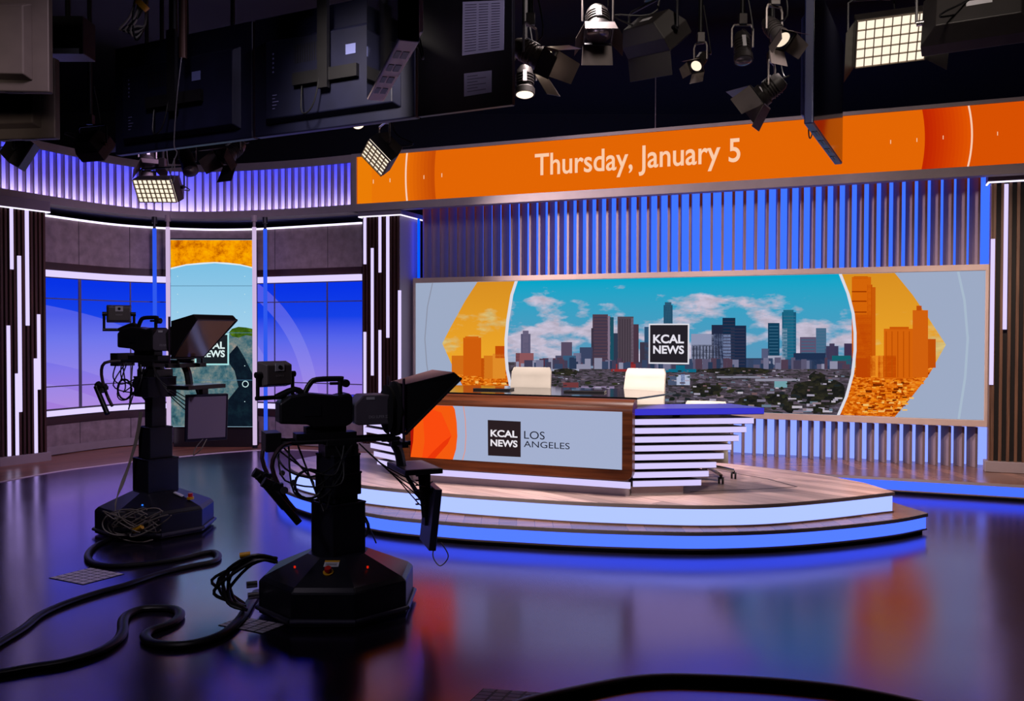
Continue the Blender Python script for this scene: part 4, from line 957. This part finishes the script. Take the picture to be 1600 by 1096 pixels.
def far_bits(o, base, nm):
    rd = random.Random(3)
    ex = Vector((math.cos(-FY), math.sin(-FY), 0)); ey = Vector((math.cos(PI / 2 - FY), math.sin(PI / 2 - FY), 0))
    P = lambda x, y, z: ex * (x + .09 * max(0, -y) / .3) + ey * y + Vector((0, 0, z))        # world-aligned axes
    for k in range(6):
        q = rd.uniform(-.02, .02)
        b = MB(); b.tube([P(-.10 + q, -.12, 1.0), P(-.13 + q, -.14, .8), P(-.19 + q * .6, -.2, .58), P(-.24 + q, -.28, .42), P(-.28 - q * .3, -.40, .30), P(-.26 + q, -.46, .17 - q)], .0042, 6, smooth=5); b.build('column_cord', TANCORD, o, smooth=True)
    for k in range(9):
        cx, cz, r = rd.uniform(-.22, .06), rd.uniform(.1, .2), rd.uniform(.06, .16)
        pts = [P(cx + r * 1.3 * math.cos(a), -.50 - .02 * (k % 3) + .02 * math.sin(2 * a), max(.012, cz + r * .7 * math.sin(a + k))) for a in [2 * PI * i / 12 for i in range(12)]]
        b = MB(); b.tube(pts, .0055, 6, smooth=3); b.build('tangled_cord', TANCORD, o, smooth=True)
    b = MB(); b.cyl(P(-.12, -.53, .1), P(-.05, -.55, .14), .02); b.build('cable_plug', YELLOW, o, smooth=True)
    b = MB(); b.box(-.09, .09, -.03, .03, .0, .012, Matrix.Translation(P(-.1, -.36, .25)) @ Matrix.Rotation(-FY, 4, 'Z') @ Matrix.Rotation(R(25), 4, 'X')); b.build('socket_panel', BLACK, base)
    b = MB(); p = P(-.07, -.36, .268); b.cyl(p, p + Vector((0, 0, .008)), .007); b.build('indicator_lamp', emat((40, 120, 255), 1.4), base)
    b = MB(); p = P(.30, -.12, .275); b.cyl(p, p + Vector((.0, 0, .02)), .028); b.build('yellow_disc', YELLOW, base); b = MB(); b.cyl(p + Vector((0, 0, .02)), p + Vector((0, 0, .05)), .02); b.build('emergency_button', RED, base)
    b = MB(); p = P(.2, -.1, .31); b.box(-.04, .04, -.025, .025, 0, .006, Matrix.Translation(p) @ Matrix.Rotation(-FY, 4, 'Z') @ Matrix.Rotation(R(25), 4, 'Y')); b.build('caution_label', WHITEPLA, base)
studio_camera('far camera raised on tall blue-black pedestal, in front of the portrait screen', (-3.0, 7.42, 0), FY, far_rot,
              [(.27, .3, .61), (.2, .6, .87), (.125, .86, 1.14), (.25, 1.12, 1.29)], 1.28, 1.50, R(-30), R(142), -.02, True, .34, .0, [('x', far_bits)])

# ------------------------------------------------------------------ cables and grid mats on the floor
def cable(label, pts, r):
    P = [fl(x, y, 0) for x, y in pts]; o = bpy.data.objects
    b = MB(); b.tube([(p.x, p.y, r * .62) for p in P], r, 10, smooth=5, flat=.62)
    tag(b.build('floor_cable', RUBBER, None, smooth=True), label, 'cable', 'thick black cables on the floor', 'thing')
cable('thick black cable looping in front of the far camera pedestal and off to the left', [(172, 846), (150, 856), (139, 867), (138, 877), (150, 885), (180, 888), (225, 885), (275, 878), (312, 869), (333, 866), (341, 872), (334, 881), (300, 888), (250, 900), (200, 917), (150, 931), (100, 948), (62, 966), (37, 986), (0, 1009), (-60, 1045)], .026)
cable('thick black cable snaking in S bends from the near camera pedestal to the lower left', [(402, 930), (390, 948), (375, 973), (350, 995), (312, 1009), (275, 1014), (240, 1011), (227, 1002), (234, 992), (262, 982), (277, 973), (281, 964), (272, 957), (250, 955), (220, 957), (199, 966), (192, 977), (191, 994), (180, 1009), (150, 1026), (100, 1041), (50, 1049), (0, 1058), (-70, 1068)], .03)
cable('thick black cable arching across the bottom right edge of the floor', [(770, 1125), (820, 1106), (860, 1096), (920, 1083), (985, 1071), (1040, 1067), (1100, 1068), (1200, 1073), (1300, 1083), (1380, 1097), (1470, 1118)], .034)
def grid_mat(label, pa, pb, pd, nx_, ny_):
    A_, B_, D_ = fl(*pa), fl(*pb), fl(*pd); ux = (B_ - A_) / nx_; uy = (D_ - A_) / ny_
    o = thing('grid_mat', label, 'mat', A_, 0, 'white gridded mats on the floor')
    b = MB(); q = [Vector((0, 0, 0)), ux * nx_, ux * nx_ + uy * ny_, uy * ny_]; b.prism([(v.x, v.y) for v in q], .0005, .003); b.build('backing', mat('mat_dark', (24, 22, 40), .5), o)
    b = MB(); m_ = .09
    for i in range(nx_):
        for j in range(ny_):
            q = [ux * (i + m_) + uy * (j + m_), ux * (i + 1 - m_) + uy * (j + m_), ux * (i + 1 - m_) + uy * (j + 1 - m_), ux * (i + m_) + uy * (j + 1 - m_)]
            b.prism([(v.x, v.y) for v in q], .0025, .004)
    b.build('grid_tiles', mat('mat_white', (205, 195, 215), .5), o)
grid_mat('white gridded mat on the floor in front of the far camera', (130, 914.5), (194.5, 897.8), (76.3, 904), 6, 5)
grid_mat('white gridded mat on the floor left of the near camera pedestal', (411, 991), (447, 977), (341, 978), 5, 5)
grid_mat('white gridded mat cut by the bottom edge of the photo', (845, 1112), (868, 1085.5), (727, 1103), 5, 5)

# ------------------------------------------------------------------ lighting grid overhead
PIPEZ = 4.85
pipe_y = [3.6, 5.2, 6.4, 7.6, 8.8]
for k, y in enumerate(pipe_y):
    pass
PIPE = mat('pipe_black', (18, 18, 20), .5, .4)
def hang(o, M0, px, py, z):      # clamp and drop pole from local point up to the grid
    b = MB(); b.cyl((px, py, z), (px, py, 5.6 - M0), .02, n=10); b.build('hanger_pole', PIPE, o, smooth=True)
def aimM(loc, yaw, pitch): return Matrix.Rotation(yaw, 4, 'Z') @ Matrix.Rotation(pitch, 4, 'Y')
GRIDLIT = emat((255, 236, 205), 1.25)
def panel_light(label, loc, yaw, pitch, w_, h_, lit=None, roll=0, doors=(), cells=(8, 5), tagc=None, d_=.2, case=None):
    """soft panel fixture; its face looks along local +x before yaw and pitch"""
    loc = Vector(loc); o = thing('panel_light', label, 'studio light', loc, 0, 'soft panel studio lights')
    M = Matrix.Rotation(yaw, 4, 'Z') @ Matrix.Rotation(pitch, 4, 'Y') @ Matrix.Rotation(roll, 4, 'X')
    case = case or mat('fixture_black', (46, 42, 42), .5, .2, noise=.15)
    b = MB(); b.loft([[(-d_, -w_ * .36, -h_ * .36), (-d_, w_ * .36, -h_ * .36), (-d_, w_ * .36, h_ * .36), (-d_, -w_ * .36, h_ * .36)], [(-d_ * .45, -w_ / 2, -h_ / 2), (-d_ * .45, w_ / 2, -h_ / 2), (-d_ * .45, w_ / 2, h_ / 2), (-d_ * .45, -w_ / 2, h_ / 2)],
                  [(0, -w_ / 2, -h_ / 2), (0, w_ / 2, -h_ / 2), (0, w_ / 2, h_ / 2), (0, -w_ / 2, h_ / 2)]], True, M)
    hs = b.build('housing', case, o, bevel=.005)
    b = MB(); b.box(.0, .006, -w_ * .48, w_ * .48, -h_ * .48, h_ * .48, M); b.build('diffuser', emat((255, 238, 214), lit * .9) if lit else mat('unlit_diffuser', (60, 58, 66), .6), o)
    if lit:        # fabric egg-crate: crossing strips in front of the diffuser
        b = MB(); nx_, nz_ = cells
        for i in range(nx_ + 1):
            y = -w_ * .48 + w_ * .96 * i / nx_; b.box(.006, .022, y - .0025, y + .0025, -h_ * .48, h_ * .48, M)
        for j in range(nz_ + 1):
            z = -h_ * .48 + h_ * .96 * j / nz_; b.box(.006, .022, -w_ * .48, w_ * .48, z - .0025, z + .0025, M)
        b.build('egg_crate', mat('egg_crate_cloth', (150, 136, 120), .8), o)
    for s_ in doors:
        ln = .6 * h_
        if s_ in 'tb':
            sg = 1 if s_ == 't' else -1
            q = [(0, -w_ / 2, sg * h_ / 2), (0, w_ / 2, sg * h_ / 2), (ln, w_ * .5, sg * (h_ / 2 + ln * .55)), (ln, -w_ * .5, sg * (h_ / 2 + ln * .55))]
        else:
            sg = 1 if s_ == 'l' else -1
            q = [(0, sg * w_ / 2, -h_ / 2), (0, sg * w_ / 2, h_ / 2), (ln, sg * (w_ / 2 + ln * .45), h_ * .5), (ln, sg * (w_ / 2 + ln * .45), -h_ * .5)]
        b = MB(); b.loft([[Vector(v) for v in q], [Vector(v) + Vector((.002, 0, .003)) for v in q]], True, M); b.build('barn_door', mat('barn_door_black', (38, 34, 36), .55), o)
    b = MB(); yk = w_ / 2 + .03
    for s_ in (-1, 1): b.cyl(M @ Vector((-d_ * .5, s_ * w_ * .48, 0)), M @ Vector((-d_ * .5, s_ * yk, 0)), .018)
    R_ = Matrix.Rotation(yaw, 4, 'Z'); c0 = R_ @ Vector((-d_ * .5, 0, 0))
    e1, e2 = M @ Vector((-d_ * .5, -yk, 0)), M @ Vector((-d_ * .5, yk, 0)); top = max(e1.z, e2.z) + h_ * .5 + .06
    for e in (e1, e2): b.tube([e, (e.x, e.y, top - .02), (e.x * .9 + c0.x * .1, e.y * .9 + c0.y * .1, top)], .009, 6, smooth=0)
    b.cyl((e1.x * .9 + c0.x * .1, e1.y * .9 + c0.y * .1, top), (e2.x * .9 + c0.x * .1, e2.y * .9 + c0.y * .1, top), .01)
    b.build('yoke', SILVER if tagc == 'silver' else DARK, o, smooth=True)
    b = MB(); b.box(c0.x - .03, c0.x + .03, c0.y - .03, c0.y + .03, top, top + .09); b.build('clamp', mat('clamp_grey', (70, 66, 66), .4, .6), o, bevel=.004)
    hang(o, loc.z, c0.x, c0.y, top + .05)
    b = MB(); b.box(-d_ - .002, -d_, -w_ * .12, w_ * .1, -.02, .015, M); b.build('number_label', WHITEPLA, o)
    b = MB(); b.tube([M @ Vector((-d_, w_ * .2, -h_ * .2)), M @ Vector((-d_ - .12, w_ * .3, -h_ * .45)), Vector((c0.x + .06, c0.y + .03, top - .05)), Vector((c0.x + .025, c0.y + .02, top + .35))], .006, 6, smooth=5); b.build('power_cord', CORD, o, smooth=True)
    return o
def spotlight(label, loc, yaw, pitch, r, ln, lit=None, door=0, roll=0, case=None, lab=True):
    loc = Vector(loc); o = thing('spotlight', label, 'studio light', loc, 0, 'barrel spotlights with barn doors')
    M = Matrix.Rotation(yaw, 4, 'Z') @ Matrix.Rotation(pitch, 4, 'Y') @ Matrix.Rotation(roll, 4, 'X')
    case = case or mat('fixture_black', (46, 42, 42), .5, .2, noise=.15)
    b = MB(); n = 20; ring = lambda x, q: [Vector((x, q * math.cos(2 * PI * i / n), q * math.sin(2 * PI * i / n))) for i in range(n)]
    b.loft([ring(-ln, r * .62), ring(-ln * .85, r * .82), ring(-ln * .25, r * .85), ring(-ln * .2, r), ring(0, r)], True, M)
    for k in range(4): x = -ln * (.4 + .1 * k); b.loft([ring(x, r * .93), ring(x + .008, r * .93)], True, M)
    b.build('barrel', case, o, smooth=True)
    b = MB(); b.loft([ring(.001, r * .86), ring(.012, r * .6)], True, M); b.build('lens', emat((255, 232, 205), lit) if lit else mat('spot_lens', (90, 88, 100), .1), o, smooth=True)
    if door:
        b = MB(); b.box(-.004, .012, -r * 1.08, r * 1.08, r * .96, r * 1.08, M); b.box(-.004, .012, -r * 1.08, r * 1.08, -r * 1.08, -r * .96, M); b.box(-.004, .012, -r * 1.08, -r * .96, -r, r, M); b.box(-.004, .012, r * .96, r * 1.08, -r, r, M); b.build('door_frame', DARK, o)
        h = r * 1.06
        for a, b_, wd in ((0, 1, 1), (0, -1, 1), (1, 0, .8), (-1, 0, .8)):
            L_ = door
            if a: q = [(0, a * h, -h), (0, a * h, h), (L_, a * (h + L_ * .5), h * .8), (L_, a * (h + L_ * .5), -h * .8)]
            else: q = [(0, -h, b_ * h), (0, h, b_ * h), (L_, h * 1.1, b_ * (h + L_ * .5)), (L_, -h * 1.1, b_ * (h + L_ * .5))]
            b = MB(); b.loft([[Vector(v) for v in q], [Vector(v) + Vector((.002, .001, .003)) for v in q]], True, M); b.build('barn_door', mat('barn_door_grey', (96, 86, 86), .5, .3), o)
    e1, e2 = M @ Vector((-ln * .5, -r * 1.12, 0)), M @ Vector((-ln * .5, r * 1.12, 0)); top = r * 1.5 + .06; c0 = (e1 + e2) / 2
    b = MB()
    for e in (e1, e2): b.tube([e, (e.x, e.y, c0.z + top - .03), (e.x * .8 + c0.x * .2, e.y * .8 + c0.y * .2, c0.z + top)], .008, 6, smooth=0)
    b.cyl((e1.x * .8 + c0.x * .2, e1.y * .8 + c0.y * .2, c0.z + top), (e2.x * .8 + c0.x * .2, e2.y * .8 + c0.y * .2, c0.z + top), .009); b.build('yoke', GREYMET, o, smooth=True)
    b = MB(); b.box(c0.x - .03, c0.x + .03, c0.y - .03, c0.y + .03, c0.z + top, c0.z + top + .08); b.build('clamp', mat('clamp_grey', (70, 66, 66), .4, .6), o, bevel=.004)
    hang(o, loc.z, c0.x, c0.y, c0.z + top + .04)
    if lab:
        b = MB(); b.box(-ln * .75, -ln * .35, -r * .2, r * .2, r * .84, r * .955, M); b.build('number_label', WHITEPLA, o)
    b = MB(); b.tube([M @ Vector((-ln, 0, 0)), M @ Vector((-ln * 1.25, r * .4, -r * .3)), Vector((c0.x + .08, c0.y, c0.z + top * .6)), Vector((c0.x + .024, c0.y, c0.z + top + .3))], .006, 6, smooth=5); b.build('power_cord', CORD, o, smooth=True)
    return o
# lit soft panels facing the photographer's side of the set
panel_light('lit warm grid panel light low over the left set, above the portrait screen', at(243, 298, 8.4), R(-108), R(28), .44, .23, 1.3, R(-3), (), (8, 5))
panel_light('lit warm grid panel light hanging at the left end of the orange banner', at(588, 246, 7.6), R(-140), R(38), .27, .26, 1.3, R(24), (), (5, 5), 'silver')
panel_light('large lit grid panel light at the top right, pointing down toward the desk', at(1392, 62, 6.0), R(-100), R(40), .46, .34, 1.3, R(5), 'lr', (8, 5))
panel_light('big unlit dark panel light in the top right corner', at(1530, 40, 5.4), R(60), R(25), .62, .36, None, 0, (), tagc='silver')
panel_light('wide unlit panel light tilted down, right of the two barn door spotlights', at(1030, 72, 6.0), R(38), R(48), .46, .22, None, R(12), 'b')
panel_light('small dark panel light seen from its side, over the far left header', at(45, 246, 8.0), R(15), R(30), .22, .26, None, 0, ())
panel_light('dark panel light with a raised flap, left of the large hanging displays', at(155, 240, 8.0), R(70), R(40), .26, .22, None, 0, 't')
spotlight('barrel spotlight with bright barn doors aimed right, over the left part of the date', at(852, 96, 6.0), R(-25), R(32), .085, .26, 8, .16, R(10), mat('fixture_bronze', (92, 80, 70), .45, .4))
spotlight('spotlight with closed barn doors pointing down at the top centre', at(935, 52, 6.5), R(-90), R(62), .1, .24, None, .14)
spotlight('small spotlight with a pale lit flap above the word January', at(1088, 103, 7.0), R(-130), R(42), .05, .18, 1.2, .09)
spotlight('dark barrel spotlight with a number label, below a black hanging bracket', at(1162, 95, 6.6), R(-90), R(70), .07, .24, None, 0)
spotlight('spotlight with wide barn doors hanging just above the top edge of the orange banner', at(1188, 152, 6.6), R(150), R(35), .085, .2, 1.0, .16)
spotlight('spotlight pointing straight down, with a glowing slit, under the barn door spotlight', at(820, 148, 6.6), R(-90), R(80), .075, .22, 1.6, 0)
spotlight('dark barrel spotlight aimed down among the cluster under the left displays', at(298, 268, 8.0), R(-50), R(52), .07, .28, None, 0, lab=False)
spotlight('spotlight with grey barn doors in the cluster beside the lit grid panel', at(232, 258, 8.9), R(-60), R(50), .075, .22, None, .16)
spotlight('spotlight with folded barn doors at the right of the cluster under the left displays', at(352, 246, 7.9), R(-120), R(40), .08, .24, None, .15)
spotlight('small glowing downlight just under the edge of the black board', at(695, 172, 7.6), R(-90), R(85), .06, .16, 1.8, 0, lab=False)
spotlight('small glowing spotlight left of the lit panel at the banner end', at(560, 196, 7.9), R(-60), R(60), .055, .16, 1.6, 0, lab=False)
spotlight('lit spotlight with small barn doors high up, immediately left of the right edge-on display', at(1222, 62, 5.5), R(-60), R(50), .06, .2, 1.0, .1, lab=False)

# hanging displays seen from behind
def tv(name, label, loc, yaw, w_, h_, back, cat='display', grp='large displays hanging from the grid', face=None, pole=True, stickers=True, d_=.06):
    """x along the width, back of the set looks along -y; loc is the lower left back corner"""
    loc = Vector(loc); o = thing(name, label, cat, loc, yaw, grp)
    b = MB(); b.box(0, w_, 0, d_, 0, h_); cs = b.build('casing', back, o, bevel=.008)
    b = MB(); b.loft([[(.10, 0, .07), (w_ - .10, 0, .07), (w_ - .10, 0, h_ * .8), (.10, 0, h_ * .8)], [(.14, -.045, .10), (w_ - .14, -.045, .10), (w_ - .14, -.045, h_ * .76), (.14, -.045, h_ * .76)]]); b.build('rear_bulge', back, cs, bevel=.006)
    b = MB(); b.box(.012, w_ - .012, d_ - .001, d_ + .003, .012, h_ - .012); b.build('screen', face or GLASSBK, o)
    b = MB()
    for k in range(14): b.box(w_ * .3 + k * .02, w_ * .3 + k * .02 + .008, -.047, -.045, h_ * .55, h_ * .7)
    b.build('vent_slots', BLACK, cs)
    if stickers:
        b = MB(); b.box(w_ * .62, w_ * .68, -.048, -.046, h_ * .55, h_ * .63); b.build('rating_label', mat('label_blue', (120, 128, 190), .6), cs)
        b = MB()
        for k in range(5): b.box(.2, .2 + .02 + .015 * (k % 3), -.048, -.046, .16 + k * .022, .166 + k * .022); b.box(.2, .212, -.048, -.046, h_ * .5 + k * .03, h_ * .5 + .012 + k * .03)
        b.build('port_print', mat('port_print', (100, 100, 150), .6), cs)
    if not stickers:
        b = MB()
        for k in range(4): b.box(w_ * (.14 + .2 * k), w_ * (.24 + .2 * k), d_ * .2, d_ * .5, -.003, .001); b.box(w_ * (.14 + .2 * k), w_ * (.24 + .2 * k), d_ * .6, d_ * .85, -.003, .001)
        b.build('underside_vents', BLACK, cs)
    b = MB(); b.box(w_ * .3, w_ * .7, -.075, -.045, h_ * .36, h_ * .46); b.box(w_ * .47, w_ * .53, -.09, -.06, h_ * .3, h_ * 1.02); b.build('mount_bracket', BLACK, o)
    if pole:
        b = MB(); b.cyl((w_ / 2, -.06, h_ * .95), (w_ / 2, -.06, 5.6 - loc.z), .03, n=12); b.build('hanger_pole', PIPE, o, smooth=True)
    b = MB(); b.tube([(w_ * .35, -.05, h_ * .4), (w_ * .38, -.1, h_ * .12), (w_ * .46, -.1, h_ * .2), (w_ * .5, -.06, h_ * .7)], .005, 6, smooth=5); b.build('power_cord', CORD, o, smooth=True)
    return o
TVB = mat('display_back', (22, 24, 50), .42, noise=.15)
TVG = mat('display_back_grey', (112, 98, 92), .5, .2, noise=.08)
TVW = mat('display_white', (236, 210, 212), .45)
L0 = at(180, 245, 6.7); L1 = at(800, 165, 5.2); dv = (L1 - L0); dv.z = 0; tl = dv.length; ty = math.atan2(dv.y, dv.x); dv.normalize()
ZB = 2.995
tv('hanging_display', 'large dark display seen from behind, left of the pair hanging over the set', (L0.x, L0.y, ZB), ty, 1.36, .80, TVB)
q = L0 + dv * 1.38
tv('hanging_display', 'large dark display seen from behind, next to the black board with papers', (q.x, q.y, ZB), ty, 1.3, .80, TVB)
q = L0 + dv * 2.7
o = thing('black_board', 'tall black board with two papers taped to it, right of the large displays', 'board', (q.x, q.y, ZB), ty)
b = MB(); b.box(0, tl - 2.7, 0, .04, 0, 1.35); b.build('panel', BLACK, o, bevel=.004)
b = MB(); b.cyl((.3, .02, 1.3), (.3, .02, 5.6 - ZB), .03); b.build('hanger_pole', PIPE, o, smooth=True)
BDY = None
def paper(pts, label, lines):
    V = []
    for x, y in pts:
        r = ray(x, y); nrm = Vector((-dv.y, dv.x, 0)); base_ = Vector((q.x, q.y, 0)) - nrm * .004; k = base_.dot(nrm) / Vector((r.x, r.y, 0)).dot(nrm); V.append(r * k + Vector((0, 0, EYE)))
    o_ = thing('taped_paper', label, 'paper', V[3], ty, 'papers taped to the black board'); FRM = frame(V[3], ty)
    b = MB(); nrm = Vector((-dv.y, dv.x, 0)); b.loft([V, [v + nrm * .002 for v in V]]); b.build('sheet', mat('paper_white', (196, 190, 215), .8), o_, frame=FRM)
    b = MB()
    for i in range(lines):
        f0 = (i + 1.0) / (lines + 1.5); 
        for a0, a1 in ((.06, .34), (.4, .62), (.7, .9)) if lines > 10 else ((.12, .5 + .3 * (i % 2)),):
            pa = V[0].lerp(V[3], f0); pb = V[1].lerp(V[2], f0); h = Vector((0, 0, .004))
            ca, cb = pa.lerp(pb, a0), pa.lerp(pb, a1); b.loft([[ca - nrm * .001, cb - nrm * .001, cb - h - nrm * .001, ca - h - nrm * .001], [ca, cb, cb - h, ca - h]])
    b.build('print', mat('print_grey', (110, 104, 130), .8), o_, frame=FRM)
paper([(723, 3), (788, 0), (787, 78), (722, 87)], 'tall printed sheet taped to the black board, the upper one', 18)
paper([(725, 115), (768, 110), (768, 144), (725, 151)], 'small handwritten sheet taped to the black board below the printed list', 6)
# displays seen nearly edge-on
n0, n1 = at(656, 66, 4.2), at(600, 158, 5.27)
e = Vector((n1.x - n0.x, n1.y - n0.y, 0)); tv('edge_on_display', 'white-edged display seen almost edge-on in front of the dark pair', (n0.x, n0.y, n0.z), math.atan2(e.y, e.x), e.length, .62, TVW, stickers=False, d_=.1)
n0, n1 = at(1304, 258, 7.43), at(1256, 194, 6.0); e = Vector((n1.x - n0.x, n1.y - n0.y, 0))
tv('edge_on_display', 'dark display seen edge-on at the right, its glossy face reflecting the orange banner', (n0.x, n0.y, n1.z), math.atan2(e.y, e.x), e.length, 1.0, mat('display_back_blue', (34, 40, 84), .4), face=GLASSBK, stickers=False, d_=.06)
a0, a1 = at(0, 216, 6.2), at(88, 211, 6.2)
tv('hanging_display', 'grey metal display seen from behind at the far left edge, the lower one', (a0.x - .6, a0.y + .1, a0.z), R(-6), .6 + (a1.x - a0.x), .56, TVG, stickers=False)
a0, a1 = at(0, 132, 5.6), at(68, 139, 5.6)
tv('hanging_display', 'brown-grey display seen from behind in the top left corner', (a0.x - .8, a0.y, a1.z), R(4), .8 + (a1.x - a0.x), .7, TVG, stickers=False)
# odd gear among the pipes
p = at(96, 84, 6.6); o = thing('control_box', 'black control box with a lit label strip beside the grey displays', 'box', p)
b = MB(); b.box(-.16, .16, 0, .2, 0, .28); b.build('case', BLACK, o, bevel=.005); b = MB(); b.box(-.14, .13, -.004, 0, .0, .04); b.build('label_strip', WHITEPLA, o); b = MB(); b.cyl((0, .1, .27), (0, .1, 5.6 - p.z), .02); b.build('hanger_pole', PIPE, o)
p = at(220, 60, 6.4); o = thing('cable_bundle', 'bundle of pale cables with a yellow tie hanging at the top left', 'cables', (p.x, p.y, p.z))
rd = random.Random(9)
for k in range(6):
    b = MB(); b.tube([(rd.uniform(-.05, .08), 0, 5.6 - p.z), (rd.uniform(-.02, .05), 0, .6), (rd.uniform(-.06, .06), -.02, .2), (-.04 - .02 * k, -.03, .05), (-.02, -.02, -.02 + .02 * k), (.03, 0, .1), (.04, .02, .3)], .008, 6, smooth=4); b.build('cable', mat('pale_cable', (200, 190, 180), .5) if k % 2 else CORD, o, smooth=True)
b = MB(); b.cyl((.0, -.01, .22), (.03, -.01, .25), .05); b.build('tie', YELLOW, o, smooth=True)
p = at(286, 92, 6.2); o = thing('hanging_pole', 'brown pipe hanging down in front of the left large display', 'pole', (p.x, p.y, p.z))
b = MB(); b.cyl((0, 0, 0), (0, 0, 5.6 - p.z), .028, n=12); b.build('pipe', mat('pipe_brown', (92, 66, 58), .4, .5), o, smooth=True)
b = MB(); b.tube([(.0, -.03, .0), (-.03, -.04, -.3), (-.05, -.04, -.6), (-.03, -.04, -.66), (-.06, -.04, -.74), (-.08, -.04, -.86), (-.05, -.04, -.85), (-.05, -.04, -.7)], .004, 6, smooth=4); b.build('safety_wire', mat('wire_grey', (120, 116, 125), .4, .5), o, smooth=True)
p = at(1024, 197, 11.3); o = thing('suspension_wire', 'thin vertical wire holding up the middle of the orange banner', 'wire', (p.x, p.y, 4.15))
b = MB(); b.cyl((0, 0, -.0), (0, 0, 1.45), .007, n=8); b.build('wire', mat('wire_grey', (120, 116, 125), .4, .5), o)
for k, (x0, x1, y, z) in enumerate(((-6.5, -.3, 7.25, 4.95), (-2.0, 6.0, 6.25, 4.95), (-5.5, 4.5, 4.6, 4.95))):
    b = MB(); b.cyl((x0, y, z), (x1, y, z), .024, n=10)
    for x in (x0 + .4, (x0 + x1) / 2 + .33, x1 - .4): b.cyl((x, y, z), (x, y, 5.6), .012, n=8)
    tag(b.build('lighting_pipe', PIPE, None, smooth=True), ('long black pipe over the left set', 'long black pipe over the news desk', 'long black pipe nearest the large displays')[k], 'pipe', 'black pipes of the lighting grid', 'thing')
